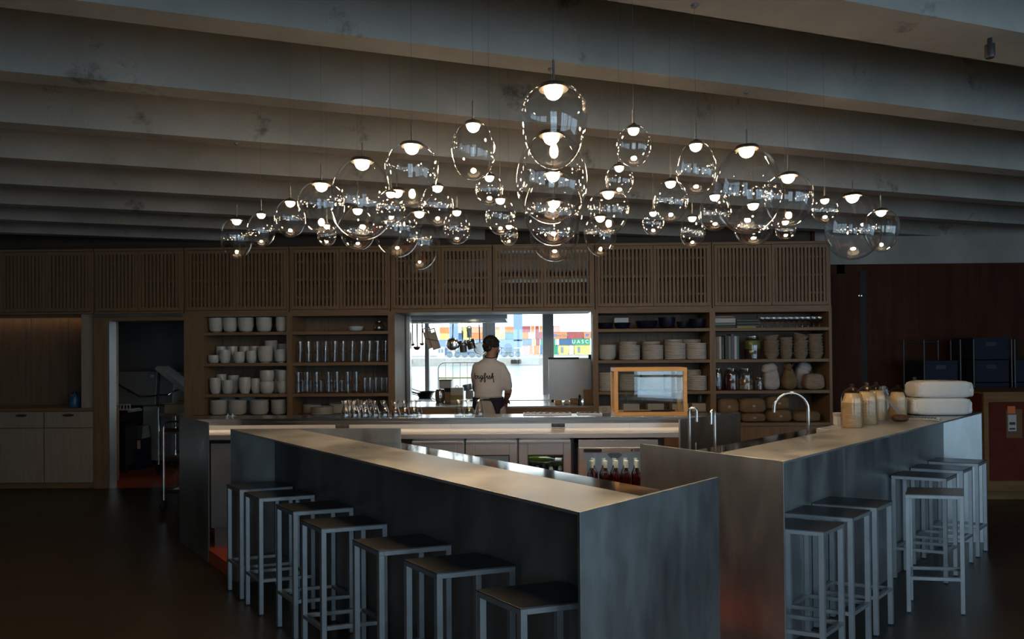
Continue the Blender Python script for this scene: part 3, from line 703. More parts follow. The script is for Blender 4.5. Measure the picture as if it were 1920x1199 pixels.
PROF = dict(bowl=bowl_prof, cup=cup_prof, plate=plate_prof, tumbler=tumbler_prof, tall=tall_prof, basket=basket_prof)
def ware(kind, r, h, mat, seg=20):
    k = (kind, round(r, 3), round(h, 3), mat)
    if k not in CACHE: CACHE[k] = MB().lathe(PROF[kind](k[1], k[2]), seg).mesh(kind, mat, True)
    return CACHE[k]
UNITS = [(at_y(382, 650, YC).x + .002, BX[4] - .036), (BX[4] + .036, BX[5] - .036), (BX[7] + .036, BX[8] - .036), (BX[8] + .036, BX[9] - .036)]
def fit(x, y, z, hw):
    """keep a thing of half-width hw between the sides of the shelf unit it stands in"""
    if 7.98 < y < YCB and z < 2.1:
        for a, b in UNITS:
            if a - .05 < x < b + .05: return min(max(x, a + hw), b - hw)
    return x
def put(name, me, x, y, z, label, cat, group=None, tilt=(0, 0), rz=None):
    x = fit(x, y, z, max(abs(v.co.x) for v in me.vertices) * (1 + abs(tilt[1]) * .3) + .002)
    o = link(name, me); o.location = (x, y, z); o.rotation_euler = (tilt[0], tilt[1], random.uniform(0, 6) if rz is None else rz)
    return tag(o, label, cat, group)
def spot(px, Y, y=690): return at_y(px, y, Y).x
def w_of(px, Y): return px * Y / F
def stack(name, kind, px, wpx, n, z, h, step, mat, label, cat, group, Y=8.11, lean=0.):
    r = w_of(wpx, Y) / 2; me = ware(kind, r, h, mat); x = spot(px, Y)
    for k in range(n):
        l = lean * k / max(1, n - 1)
        put(name, me, x + random.uniform(-.0015, .0015), Y, z + k * step, nth_up(k, n) + ' ' + label, cat, group, tilt=(random.uniform(-.008, .008), l))
G1 = 'stoneware bowls stacked on the top shelf'
ORD = ['beside the wide filler board', 'second from the filler board', 'third from the filler board', 'fourth from the filler board', 'fifth from the filler board']
for k, (px, w, n, ln) in enumerate([(401, 27, 3, -.03), (432, 27, 3, -.02), (461.5, 29.5, 3, 0), (495.6, 29.5, 3, .02)]):
    stack('stoneware_bowl', 'bowl', px, w, n, SHZ[0], .105, .038, 'ceramic', 'grey-white bowl in a top-shelf stack of three, %s' % ORD[k], 'bowl', G1, lean=ln)
stack('stoneware_cup', 'bowl', 528, 21, 5, SHZ[0], .086, .0255, 'ceramic', 'small grey-white bowl in the tall narrow stack on the top shelf', 'bowl', 'narrow stack on the top shelf')
def single(kind, px, w, hpx, z, Y, label, mat='ceramic', name='stoneware_cup', cat='cup', group=None):
    put(name, ware(kind, w_of(w, Y) / 2, w_of(hpx, Y), mat), spot(px, Y), Y, z, label, cat, group)
G2 = 'cups and bowls on the second bowl shelf'
for px, w, h, l in [(397, 21, 15, 'low grey-white cup at the board end of the second shelf'), (422, 21, 25, 'tall grey-white cup on the second shelf next to the low cup'), (448.6, 22, 21, 'medium grey-white cup between two taller cups on the second shelf'), (471.7, 19.5, 23, 'grey-white cup next to the big bowl stack on the second shelf')]:
    single('cup', px, w, h, SHZ[1], 8.09, l, group=G2)
for k, px in enumerate((404, 415, 436, 459, 478)):
    single('cup', px, 20, 31, SHZ[1], 8.30, 'tall grey-white cup, %s in the back row of the second bowl shelf' % ORDN[k], group='back row cups of the second shelf')
stack('stoneware_bowl', 'bowl', 498, 29, 3, SHZ[1], .12, .042, 'ceramic', 'grey-white bowl in the biggest stack of the second shelf', 'bowl', 'big bowl stack', Y=8.11, lean=.03)
stack('stoneware_bowl', 'bowl', 526.5, 24, 2, SHZ[1], .115, .05, 'ceramic', 'grey-white bowl in the pair by the shelf end, second shelf', 'bowl', 'bowl pair', Y=8.10)
stack('stoneware_bowl', 'bowl', 509, 25, 5, SHZ[1], .11, .042, 'ceramic', 'grey-white bowl in the stack behind the biggest stack, second shelf', 'bowl', 'rear bowl stack', Y=8.33, lean=.04)
stack('stoneware_bowl', 'bowl', 532, 20, 4, SHZ[1], .11, .042, 'ceramic', 'grey-white bowl in the rear stack by the shelf end, second shelf', 'bowl', 'rear end stack', Y=8.34)
G3 = 'tall beakers on the third bowl shelf'
for px, w, h, Y, l in [(404, 21, 30, 8.09, 'tall grey-white beaker at the board end of the third shelf'), (427, 21, 25.5, 8.09, 'shorter grey-white beaker standing in front of another, third shelf'), (459, 21.5, 30.5, 8.10, 'tall grey-white beaker alone in the middle of the third shelf'), (480, 18.5, 28, 8.14, 'narrow grey-white beaker beside the double bowls, third shelf'),
                       (412, 20, 35, 8.30, 'grey-white beaker behind the first beaker of the third shelf'), (438, 20, 33, 8.27, 'grey-white beaker behind the shorter beaker of the third shelf')]:
    single('cup', px, w, h, SHZ[2], Y, l, name='stoneware_beaker', cat='beaker', group=G3)
for px, w, l in [(500.5, 26, 'in the pair beside the narrow beaker'), (530, 20, 'in the pair by the shelf end')]:
    stack('stoneware_bowl', 'cup', px, w, 2, SHZ[2], .148, .138, 'ceramic', 'wide grey-white cup standing on another %s' % l, 'cup', 'double stacked cups', Y=8.10)
stack('stoneware_bowl', 'cup', 520, 22, 2, SHZ[2], .148, .142, 'ceramic', 'grey-white cup in the rear pair of the third shelf', 'cup', 'rear double cups', Y=8.32)
for k, (px, w, ln) in enumerate([(405.5, 35, .05), (445, 36, .045), (486, 36, .0), (522.5, 29, .045)]):
    stack('stoneware_bowl', 'bowl', px, w, 5, .88, .06, .031, 'ceramic', 'wide grey-white bowl in a bottom-shelf stack, %s' % ORD[k], 'bowl', 'wide bowls on the bottom shelf', Y=8.13, lean=ln)
for px, l in ((420, 'behind the first two stacks'), (463, 'behind the second and third stacks')):
    stack('stoneware_bowl', 'bowl', px, 32, 6, .88, .06, .029, 'ceramic_blue_white', 'bluish-white bowl on the bottom shelf %s' % l, 'bowl', 'bluish bowls at the back', Y=8.365)
# glasses
for k, px in enumerate((563, 579, 595.5, 611, 628, 644, 661, 677.7, 693, 708, 723)):
    stack('tumbler', 'tumbler', px, 13.2, 2, SHZ[1], .148, .112, 'drink_glass', 'tumbler of the %s stacked pair from the bowls, upper glass shelf' % ORDN[k], 'glass', 'tumblers on the upper glass shelf', Y=8.08)
for k, px in enumerate((560, 577, 595, 617, 633, 653, 669)):
    stack('tumbler', 'tumbler', px, 13.5, 2, SHZ[2], .148, .112, 'drink_glass', 'tumbler of the %s stacked pair from the bowls, lower glass shelf' % ORDN[k], 'glass', 'tumblers on the lower glass shelf', Y=8.08)
for k, px in enumerate((684, 694, 705, 715.5, 725)):
    put('highball_glass', ware('tall', .0315, .185, 'drink_glass'), spot(px, 8.10), 8.10, SHZ[2], 'straight-sided tall glass, %s past the stacked tumblers of the lower shelf' % ORDN[k], 'glass', 'straight tall glasses')
for k, px in enumerate((564, 583, 602, 622, 641)):
    put('tumbler', ware('tumbler', .044, .148, 'drink_glass'), spot(px, 8.22), 8.22, SHZ[2], 'clear tumbler in the back row of the lower glass shelf, %s from the bowls' % ORDN[k], 'glass', 'back row tumblers')
put('serving_bowl', ware('bowl', .097, .062, 'ceramic_blue_white'), spot(667, 8.12), 8.12, SHZ[0], 'pale wide bowl alone on the shelf above the tumblers', 'bowl')
jx = spot(711, 8.14)
j = thing('storage_jar', 'round clear glass jar beside the pale wide bowl', 'jar', (jx, 8.14, SHZ[0]))
MB().lathe([(0, 0), (.05, 0), (.06, .02), (.062, .06), (.05, .1), (.04, .115), (.038, .115), (.048, .1), (.06, .06), (.055, .02), (0, .006)], 18, j.location).build('body', 'drink_glass', j, smooth=True)
MB().lathe([(0, .113), (.043, .113), (.043, .125), (.01, .13), (0, .14)], 16, j.location).build('lid', 'drink_glass', j, smooth=True)
for px, n, Y, l in ((604, 8, 8.14, 'in the front stack under the tumblers'), (575, 9, 8.36, 'in the rear stack nearer the bowl shelves'), (633, 10, 8.36, 'in the rear stack nearer the carafes')):
    stack('side_plate', 'plate', px, 42 if n == 8 else 34, n, .88, .0135, .0112, 'ceramic_warm', 'flat beige plate %s' % l, 'plate', 'flat plates under the glasses', Y=Y)
# plates beside the pass
G4 = 'plates stacked behind the display case'
stack('soup_plate', 'bowl', 1138, 35, 7, SHZ[1], .062, .021, 'ceramic', 'white deep bowl in the stack beside the pass jamb, second shelf', 'bowl', 'white bowls by the pass', Y=8.12)
for k, (px, w, n) in enumerate([(1180.4, 39, 8), (1224, 39, 8), (1266, 39.5, 9), (1307, 38, 9)]):
    stack('dinner_plate', 'plate', px, w, n, SHZ[1], .0262, .0218, 'ceramic_warm', 'beige dinner plate in a second-shelf front stack, %s from the white bowls' % ['first', 'second', 'third', 'fourth'][k], 'plate', G4, Y=8.116)
    stack('dinner_plate', 'plate', px - 3, 34, n + 2, SHZ[1], .0262, .0222, 'ceramic_warm', 'beige dinner plate in a second-shelf rear stack, %s from the white bowls' % ['first', 'second', 'third', 'fourth'][k], 'plate', G4, Y=8.365)
for k, (px, w, n) in enumerate([(1137, 37, 10), (1180, 39, 9), (1224, 39, 9), (1265, 38, 8), (1309.5, 38, 8)]):
    stack('dinner_plate', 'plate', px, w, n, SHZ[2], .0262, .0218, 'ceramic_warm', 'beige dinner plate on the third shelf, %s' % ['beside the pass jamb', 'behind the case, first stack', 'behind the case, second stack', 'behind the case, third stack', 'past the display case'][k], 'plate', G4, Y=8.116)
stack('dinner_plate', 'plate', 1304, 34, 11, SHZ[2], .0262, .0222, 'ceramic_warm', 'beige dinner plate on the third shelf in the rear stack', 'plate', G4, Y=8.365)
for px, w, h, l in [(1135, 31, 12, 'by the pass jamb'), (1167.5, 31, 12, 'under the pale box'), (1213, 42, 15, 'the widest of them'), (1251, 33, 21, 'the tallest of them'), (1281, 24, 13, 'the smallest of them'), (1311, 32, 18, 'by the books side')]:
    put('navy_bowl', ware('bowl', w_of(w, 8.13) / 2, w_of(h, 8.13), 'ceramic_navy'), spot(px, 8.13), 8.13, SHZ[0], 'dark navy bowl on the top plate shelf, %s' % l, 'bowl', 'navy bowls on the top shelf')
MB()
x = spot(1166, 8.30); tag(MB().box(-.09, .09, -.06, .06, 0, .15).build('carton', 'ceramic_blue_white', loc=(x, 8.36, SHZ[0]), bevel=.003), 'pale grey carton behind the navy bowls on the top shelf', 'box')
x = spot(1318, 8.2); tag(MB().lathe(PROF['tall'](.04, .11), 16).build('glass_vase', 'drink_glass', smooth=True, loc=(fit(x, 8.2, .9, .05), 8.22, .9795)), 'clear glass vase standing on a beige box, bottom plate shelf', 'vase')
for k, px in enumerate((1180, 1225, 1270, 1306)):
    x = spot(px, 8.3); tag(MB().box(-.10 if k < 3 else -.085, .10 if k < 3 else .085, -.09, .09, 0, .10).build('bread_box', 'ceramic_warm', loc=(fit(x, 8.25, .88, .103 if k < 3 else .088), 8.25, .88), bevel=.004), 'beige storage box on the bottom plate shelf, %s from the smiley card' % near[k], 'box', 'beige boxes behind the case')
# smiley card
x = spot(1134.5, 8.04, 765)
t = thing('smiley_card', 'small folded card with a drawn smiley face', 'card', (x, 8.05, .88))
MB().add([(x - .082, 8.03, .88), (x + .076, 8.03, .88), (x + .066, 8.06, .965), (x - .074, 8.06, .965), (x - .082, 8.032, .88), (x + .076, 8.032, .88), (x + .066, 8.062, .965), (x - .074, 8.062, .965)], [(0, 1, 2, 3), (7, 6, 5, 4), (0, 4, 5, 1), (1, 5, 6, 2), (2, 6, 7, 3), (3, 7, 4, 0)]).build('card', 'ceramic_warm', t)
m = MB(); cz = .922; yy = lambda z: 8.03 + .03 * (z - .88) / .085 - .0015
R3 = lambda c, r, a0, a1, n: [(c[0] + r * cos(a0 + (a1 - a0) * i / n), yy(c[1] + r * sin(a0 + (a1 - a0) * i / n)), c[1] + r * sin(a0 + (a1 - a0) * i / n)) for i in range(n + 1)]
m.tube(R3((x - .003, cz), .027, 0, 2 * pi, 22), .002, 5, caps=False); m.tube(R3((x - .003, cz), .015, pi + .4, 2 * pi - .4, 8), .002, 5)
for dx in (-.011, .006): m.tube(R3((x + dx, cz + .008), .002, 0, 2 * pi, 6), .002, 5)
m.build('smiley', 'ink', t)
# books, magazines and glasses on the far right unit
def px_box(name, px0, px1, z, hz, mat, label, cat, Y0=8.02, dep=.22, group=None, rz=0):
    a = fit(spot(px0, Y0), Y0, z, .001); b = spot(px1, Y0); h = hz
    o = thing(name, label, cat, ((a + b) / 2, Y0 + dep / 2, z), rz, group, world_parts=False)
    hw = (b - a) / 2
    MB().box(-hw, hw, -dep / 2, dep / 2, 0, .003).box(-hw, hw, -dep / 2, dep / 2, h - .003, h).box(-hw, hw, -dep / 2, -dep / 2 + .004, 0, h).build('cover', mat, o)
    MB().box(-hw + .004, hw - .004, -dep / 2 + .004, dep / 2 - .005, .003, h - .003).build('pages', 'paper_white', o)
    return o
pm('book_brown', (.22, .12, .07), (.30, .17, .10), rough=.5, scale=8); pm('book_grey', (.22, .24, .20), rough=.6); pm('book_green', (.03, .05, .04), rough=.5)
pm('book_slate', (.13, .14, .19), rough=.6); pm('book_teal', (.08, .20, .19), rough=.6); pm('book_white', (.55, .56, .56), rough=.6); pm('book_yellow', (.60, .50, .12), rough=.6); pm('book_black', (.02, .02, .022), rough=.5)
z = SHZ[0]
for hz, mat, l in ((.030, 'book_green', 'thick dark book at the bottom of the flat pile'), (.032, 'book_grey', 'grey-green book second in the flat pile'), (.060, 'book_white', 'thick white book in the flat pile'), (.028, 'book_brown', 'brown patterned book on top of the flat pile')):
    px_box('cookbook', 1338, 1380 - (2 if mat == 'book_brown' else 0), z, hz, mat, l, 'book', group='books lying flat'); z += hz
z = SHZ[0]
px_box('magazine', 1383, 1418, z, .018, 'book_yellow', 'yellow-spined magazine at the bottom of the magazine pile', 'magazine', group='magazines'); z += .018
for k in range(8):
    px_box('magazine', 1381 + (k % 3), 1424 + (k * 2) % 4, z, .011, 'book_black' if k % 3 else 'book_grey', nth_up(k, 8) + ' thin dark magazine in the loose pile beside the flat books', 'magazine', group='dark magazines', rz=random.uniform(-.05, .05)); z += .0112
gl = MB().lathe([(0, 0), (.03, 0), (.031, .003), (.004, .008), (.0035, .06), (.012, .072), (.03, .085), (.036, .11), (.033, .135), (.031, .135), (.034, .11), (.028, .088), (0, .075)], 14).mesh('wine_glass', 'drink_glass', True)
for r, Y in enumerate((8.05, 8.15)):
    for k in range(11):
        put('wine_glass', gl, spot(1430, Y) + r * .034 + k * (UNITS[3][1] - .078 - spot(1430, Y)) / 10, Y, SHZ[0], 'small stemmed glass, %s from the magazines in the %s row above the baskets' % (ORDN[k], ['front', 'rear'][r]), 'glass', 'stemmed glasses')
for px, w, h, mat, l in [(1342.0, 3.6, 42, 'book_grey', 'grey-spined book against the shelf side'), (1346.6, 4.4, 42, 'book_brown', 'brown-spined book second from the shelf side'), (1351, 3.6, 42.5, 'book_white', 'white-spined book next to the dotted spine'), (1355.6, 5.2, 42, 'book_black', 'black book with gold dots down its spine'),
                        (1363.3, 6, 44, 'book_green', 'dark green book before the pale slim book'), (1368.8, 3.8, 43, 'book_grey', 'slim pale grey book'), (1373.9, 4.8, 47, 'book_slate', 'tallest slate-blue book'), (1379.6, 4.6, 43, 'book_white', 'white book beside the teal one'), (1384, 3.8, 43, 'book_teal', 'teal book at the end of the row')]:
    Y = 8.02; a = spot(px, Y); hw = w_of(w, Y) / 2; hh = w_of(h, Y)
    o = thing('cookbook', l + ', standing beside the green jar', 'book', (a, Y + .1, SHZ[1]), 0, 'books standing upright', world_parts=False)
    MB().box(-hw, hw, -.1, -.096, 0, hh).box(-hw, -hw + .002, -.096, .1, 0, hh).box(hw - .002, hw, -.096, .1, 0, hh).build('cover', mat, o)
    MB().box(-hw + .0021, hw - .0021, -.0959, .094, .003, hh - .003).build('pages', 'paper_white', o)
    if 'dots' in l:
        for q in range(7): MB().lathe([(0, 0), (.004, 0), (0, .0015)], 8).turn(Matrix.Rotation(radians(90), 3, 'X')).move((0, -.1, hh * (.1 + .085 * q))).build('dot', 'book_yellow', o)
def jar(px, w, h, z, Y, label, fills, clip=True):
    r = w_of(w, Y) / 2; x = fit(spot(px, Y), Y, z, r + .002); H = w_of(h, Y)
    t = thing('preserving_jar', label, 'jar', (x, Y, z))
    MB().lathe([(0, 0), (r * .95, 0), (r, .01), (r, H * .74), (r * .93, H * .82), (r * .72, H * .88), (r * .72, H * .93), (r * .72 - .003, H * .93), (r * .72 - .003, H * .88), (r - .004, H * .74), (r - .004, .008), (0, .006)], 22, (x, Y, z)).build('body', 'drink_glass', t, smooth=True)
    MB().lathe([(0, H * .93), (r * .76, H * .93), (r * .76, H * .97), (r * .6, H), (0, H)], 20, (x, Y, z)).build('lid', 'drink_glass', t, smooth=True)
    m = MB().tube([(x + r * .74 * cos(a), Y + r * .74 * sin(a), z + H * .915) for a in [2 * pi * k / 18 for k in range(18)]], .0028, 5, closed=True)
    m.tube([(x, Y - r * .74, z + H * .915), (x, Y - r * .84, z + H * .84), (x, Y - r * .80, z + H * .97)], .0028, 5); m.build('wire_clip', 'chrome', t)
    z0 = .009
    for frac, mat in fills:
        z1 = H * frac; MB().lathe([(0, z0), (r - .006, z0), (r - .006, z1 - .002), (r - .02, z1), (0, z1)], 20, (x, Y, z)).build('contents', mat, t, smooth=True); z0 = z1
pm('pickle_green', (.17, .22, .02), (.28, .33, .05), rough=.4, scale=60); pm('brine_brown', (.06, .028, .012), rough=.3); pm('berry_red', (.10, .006, .006), rough=.3); pm('lemon_yellow', (.27, .17, .03), rough=.4); pm('grain_pale', (.42, .36, .20), (.5, .45, .28), rough=.6, scale=50)
jar(1411, 31, 44, SHZ[1], 8.14, 'large clip-top jar of green pickle over brown brine', [(.42, 'brine_brown'), (.78, 'pickle_green')])
jar(1346, 16, 42, SHZ[2], 8.10, 'narrow clip-top jar against the shelf side', [(.2, 'berry_red')])
jar(1371, 27, 42, SHZ[2], 8.12, 'clip-top jar of dark red preserve', [(.70, 'berry_red')])
jar(1397.5, 28, 42, SHZ[2], 8.12, 'clip-top jar of yellow preserve over pale grains', [(.22, 'grain_pale'), (.5, 'lemon_yellow')])
jar(1422.5, 16, 24, SHZ[2], 8.08, 'small squat jar beside the flour bag', [(.5, 'brine_brown')])
BG = 'cane proving baskets'
for px, w, n, l in [(1447, 30, 5, 'in the stack beside the green jar'), (1474, 25, 6, 'in the narrow second stack from the jar'), (1501, 28.5, 5, 'in the third stack from the jar'), (1529, 28.5, 7, 'in the tallest stack at the shelf end')]:
    Y = 8.10; r = w_of(w, Y) / 2; me = ware('basket', r, .078, 'basket_cane', 22); x = spot(px, Y)
    for k in range(n): put('proving_basket', me, x + random.uniform(-.006, .006), Y, SHZ[1] + k * .037, nth_up(k, n) + ' cane proving basket ' + l, 'basket', BG, tilt=(random.uniform(-.01, .01), random.uniform(-.015, .015)))
    top = SHZ[1] + (n - 1) * .037
    if n == 5:
        put('proving_basket', me, x + (.0 if px < 1460 else -.012), Y, top + (.062 if px < 1460 else .072), 'cane proving basket tipped on top of the stack ' + ('beside the green jar' if px < 1460 else 'third from the jar'), 'basket', BG, tilt=(.0 if px < 1460 else .22, -.14 if px < 1460 else .20), rz=0)
# soft bags
def lump(w, d, h, seed, top=1., e=.55, nz=.012, n=20):
    rnd = random.Random(seed); ph = [rnd.uniform(0, 6) for _ in range(9)]
    m = MB().lathe([(sin(pi * i / n) if 0 < i < n else 0, -cos(pi * i / n)) for i in range(n + 1)], 24)
    def sg(v, p): return (abs(v) ** p) * (1 if v >= 0 else -1)
    def fn(x, y, z):
        X, Y_, Z_ = sg(x, e), sg(y, e), sg(z, e)
        zz = (Z_ + 1) / 2; s = 1 - (1 - top) * max(0, zz - .35) / .65
        k = nz * (sin(9 * x + ph[0]) * sin(11 * z + ph[1]) + sin(17 * y + ph[2] + 8 * z) * .7 + sin(23 * x + 19 * z + ph[3]) * .5 + sin(31 * z + 13 * x + ph[4]) * .35)
        return (X * w / 2 * s * (1 + k * 1.5), Y_ * d / 2 * s * (1 + k * 1.5), zz * h + (k * h * .6 if zz > .08 else 0))
    return m.warp(fn)
def bag(name, px, w, h, z, Y, mat, label, seed, top=1., d=.16, tagged=False, e=.55, extra=None, lift=0.):
    W = w_of(w, Y); H = w_of(h, Y); x = fit(spot(px, Y), Y, z, W / 2 * 1.05)
    t = thing(name, label, 'bag', (x, Y, z + lift), 0, None, world_parts=False)
    lump(W, d, H, seed, top, e, .014).build('body', mat, t, smooth=True)
    if tagged: MB().box(-.016, .016, -d / 2 - .004, -d / 2 + .004, H * .42, H * .56).build('sticker', 'label_grey', t)
    if extra == 'neck': MB().lathe([(0, H * .86), (W * .30, H * .86), (W * .16, H * .96), (W * .24, H * 1.08), (W * .30, H * 1.16), (W * .25, H * 1.14), (0, H * 1.02)], 18).warp(lambda x, y, zz: (x * (1 + .12 * sin(5 * atan2(y, x))), y * (1 + .12 * cos(4 * atan2(y, x))), zz + .01 * sin(6 * atan2(y, x)))).build('twisted_neck', mat, t, smooth=True)
    if extra == 'fold': lump(W * .95, d * .8, H * .42, seed + 5, .8, .7, .03).turn(Matrix.Rotation(radians(-14 if seed % 2 else 14), 3, 'Y')).move(((-.012 if seed % 2 else .012), -.01, H * .74)).build('folded_top', mat, t, smooth=True)
    return t
bag('flour_sack', 1445, 30, 43, SHZ[2], 8.10, 'sack_flour', 'white paper flour bag with folded top beside the small jar', 3, .72, d=.15, extra='fold')
bag('paper_sack', 1478.5, 30, 41, SHZ[2], 8.11, 'sack_brown', 'brown paper bag with a twisted neck between two white bags', 4, .55, d=.18, e=.75, extra='neck')
bag('flour_sack', 1503, 27, 43, SHZ[2], 8.265, 'sack_flour', 'white paper flour bag with folded top behind the linen bag', 6, .8, d=.15, extra='fold')
bag('linen_bag', 1524, 38, 30, SHZ[2], 8.10, 'basket_cane', 'squat linen-coloured bag at the end of the jar shelf', 8, .9, d=.18)
bag('snack_bag', 1524, 15, 44, SHZ[2], 8.405, 'sack_brown', 'small crumpled orange-brown bag behind the linen bag', 9, .5, d=.1)
PG = 'brown paper bread bags'
for px, w, h, z, l, s, tg in [(1362, 40, 29, .755 + .10, 'lumpy brown paper bag hanging over the shelf side end', 11, True), (1409, 46, 17, .755, 'flat brown paper bag under the plump one', 12, True), (1407.5, 49, 28, .755 + w_of(16.5, 8.1), 'plump brown paper bag lying on the flat one', 13, True),
                              (1457, 47, 23, .755, 'brown paper bag at the bottom of the square pair', 14, True), (1455, 44, 25, .755 + w_of(22.6, 8.1), 'brown paper bag on top of the square pair', 15, True), (1508, 51, 20, .755, 'long brown paper bag lying alone at the shelf end', 16, True)]:
    b = bag('bread_bag', px, w, h, z, 8.12, 'sack_brown', l, s, .95, d=.2, tagged=tg, e=.5)
x = spot(1362, 8.12); tag(MB().box(-.125, .125, -.09, .09, 0, .10).build('bread_crate', 'walnut', loc=(x, 8.12, .755), bevel=.003), 'dark wooden box under the lumpy paper bag', 'box')

# ================================================================== PENDANT LAMPS
# (centre x, top y, bottom y, width) as seen; every glass hangs with its foot at 2.30 m; k: height of the widest ring
PEND = [(444, 408, 485.6, 60, .55), (490, 397, 463.5, 50, .45), (544.5, 373.6, 445, 57, .5), (603, 340, 439, 86, .62, 2.24), (613, 419, 462, 35, .5),
        (680, 295.5, 450.5, 121, .45), (671, 388, 470, 64, .42), (773, 267, 389, 101, .64), (745, 352, 483, 92, .45), (733, 357, 421, 54, .5), (787, 393, 506, 77, .5),
        (821, 345, 423.6, 62, .5), (857, 392, 458, 51, .42), (888, 226.7, 337.6, 83, .5), (918, 326.5, 384.5, 52, .5), (938.5, 369, 440.6, 56, .5), (954.5, 420, 460.6, 34, .5),
        (1039, 158.5, 317, 128, .66), (1035, 246, 420, 134, .45), (1038, 320, 461, 109, .45), (1040, 374, 491, 93, .45),
        (1188.5, 236, 312, 64, .5), (1161.5, 308, 368, 52, .5), (1141.5, 356.6, 440.6, 77, .62), (1126, 403, 481, 62, .6),
        (1305.5, 265.6, 365, 74, .45), (1258, 337, 417, 63, .5), (1225, 395, 442, 40, .5), (1298.5, 404, 465, 47, .5), (1341, 363, 433, 59, .45, 2.37),
        (1402, 273, 438, 122, .45), (1413, 379, 461.6, 70, .42), (1479, 325, 426, 87, .6, 2.22), (1473, 412, 451, 36, .5), (1547, 370.6, 418.7, 45, .5), (1600, 363, 487, 97, .42), (1653, 392.5, 472.7, 62, .58)]
def egg(W, Hh, k, seg=40, rings=26, t1=.965):
    prof = []
    for i in range(rings + 1):
        t = 1 - (1 - i / rings) ** 1.0
        t = t * t1
        tt = (1 - cos(pi * i / rings * .93)) / (1 - cos(pi * .93)) * t1
        if tt < k: q = (k - tt) / k
        else: q = (tt - k) / (1 - k)
        prof.append((W / 2 * max(0., 1 - q * q) ** .5 if i else 0, tt * Hh))
    return prof
SIZEN = lambda w: 'big' if w > .32 else 'medium' if w > .215 else 'small' if w > .145 else 'tiny'
pend_info = []
for (cx, ty, by, wpx, k, *zb) in PEND:
    p = at_z(cx, by, zb[0] if zb else 2.30); Y = p.y
    pend_info.append((p, w_of(wpx, Y), w_of(by - ty, Y), k))
# nearest thing on the plan gives each lamp its place words
def where(p):
    q = Vector((p.x, p.y)) - A_; ul, vl = q.dot(UL), q.dot(VL)
    q2 = Vector((p.x, p.y)) - B_; ur, vr = q2.dot(UR), q2.dot(VR)
    if -.3 < vl < 1.0 and ul < 3.5: return 'over the seven-stool bar', ul
    if -1.1 < vr < .35 and ur < 3.8: return 'over the sack-laden bar', ur
    return 'over the aisle between the bars', p.y
order = {}
for idx, (p, W, Hh, k) in enumerate(pend_info):
    wh, s = where(p); order.setdefault((SIZEN(W), wh), []).append((s, idx))
plab = {}
OW = ['first', 'second', 'third', 'fourth', 'fifth', 'sixth', 'seventh', 'eighth', 'ninth', 'tenth']
for (sz, wh), lst in order.items():
    lst.sort()
    for r, (s, idx) in enumerate(lst):
        end = 'the aisle mouth' if 'aisle' in wh else 'the near end panel'
        plab[idx] = '%s %s glass pendant lamp %s, from %s' % (OW[r], sz, wh, end) if len(lst) > 1 else 'only %s egg-shaped glass pendant lamp %s' % (sz, wh)
for idx, (p, W, Hh, k) in enumerate(pend_info):
    t = thing('pendant_lamp', plab[idx], 'pendant lamp', p, 0, 'egg-shaped glass pendants', world_parts=False)
    prof = egg(W, Hh, k)
    MB().lathe(prof, 40).build('glass_shade', 'bulb_glass', t, smooth=True)
    rc = prof[-1][0]; zc = prof[-1][1]
    rcap = max(rc + .004, W * .20)
    MB().lathe([(0, zc - .004), (rc * .98, zc - .004), (rc + .003, zc), (rc * .9, zc + (Hh - zc) * .7), (rc * .45, Hh + .003), (.008, Hh + .008), (0, Hh + .008)], 24).build('cap', 'dark_metal', t, smooth=True)
    rl = {'big': .115, 'medium': .135, 'small': .15, 'tiny': .16}[SIZEN(W)] * W
    sh = MB().lathe([(0, zc - .0045), (min(rc * .97, rl * 1.75), zc - .0045), (min(rc * .97, rl * 1.75), zc - .0075), (0, zc - .0075)], 24).build('reflector', 'lamp_plate', t, smooth=True)
    MB().lathe([(0, zc - .008 - rl * 1.05)] + [(rl * sin(a), zc - .008 - rl * 1.05 * cos(a)) for a in [pi / 2 * i / 5 for i in range(1, 6)]], 12).build('light_bulb', 'lamp_glow', t, smooth=True)
    rod = min(.09, .26 * Hh + .02)
    MB().lathe([(0, Hh + .006), (.0042, Hh + .006), (.0042, Hh + rod), (0, Hh + rod)], 8).build('stem', 'cable_grey', t, smooth=True)
    s = p.x * BN.x + p.y * BN.y
    top = SOFFIT if any(a - .01 < s < b + .01 for a, b in BEAMS) else SLAB
    MB().tube([(0, 0, Hh + rod - .005), (0, 0, top - p.z)], .0007, 5).build('cable', 'cable_grey', t)
    MB().lathe([(0, top - p.z - .010), (.013, top - p.z - .010), (.015, top - p.z), (0, top - p.z)], 12).build('ceiling_cup', 'cable_grey', t, smooth=True)
# small spotlight and sprinkler head on the soffit
c = at_z(1856, 96, SOFFIT - .06)
t = thing('ceiling_spotlight', 'small unlit ceiling spotlight under the wide concrete beam', 'spotlight', (c.x, c.y, SOFFIT - .13))
MB().lathe([(0, .04), (.018, .04), (.021, .05), (.021, .10), (0, .10)], 16, t.location).build('body', 'dark_metal', t, smooth=True)
MB().lathe([(0, .10), (.010, .10), (.010, .14), (0, .14)], 10, t.location).build('stem', 'dark_metal', t, smooth=True)
MB().lathe([(0, .037), (.016, .037), (.016, .04), (0, .04)], 14, t.location).build('lens', 'chrome', t, smooth=True)

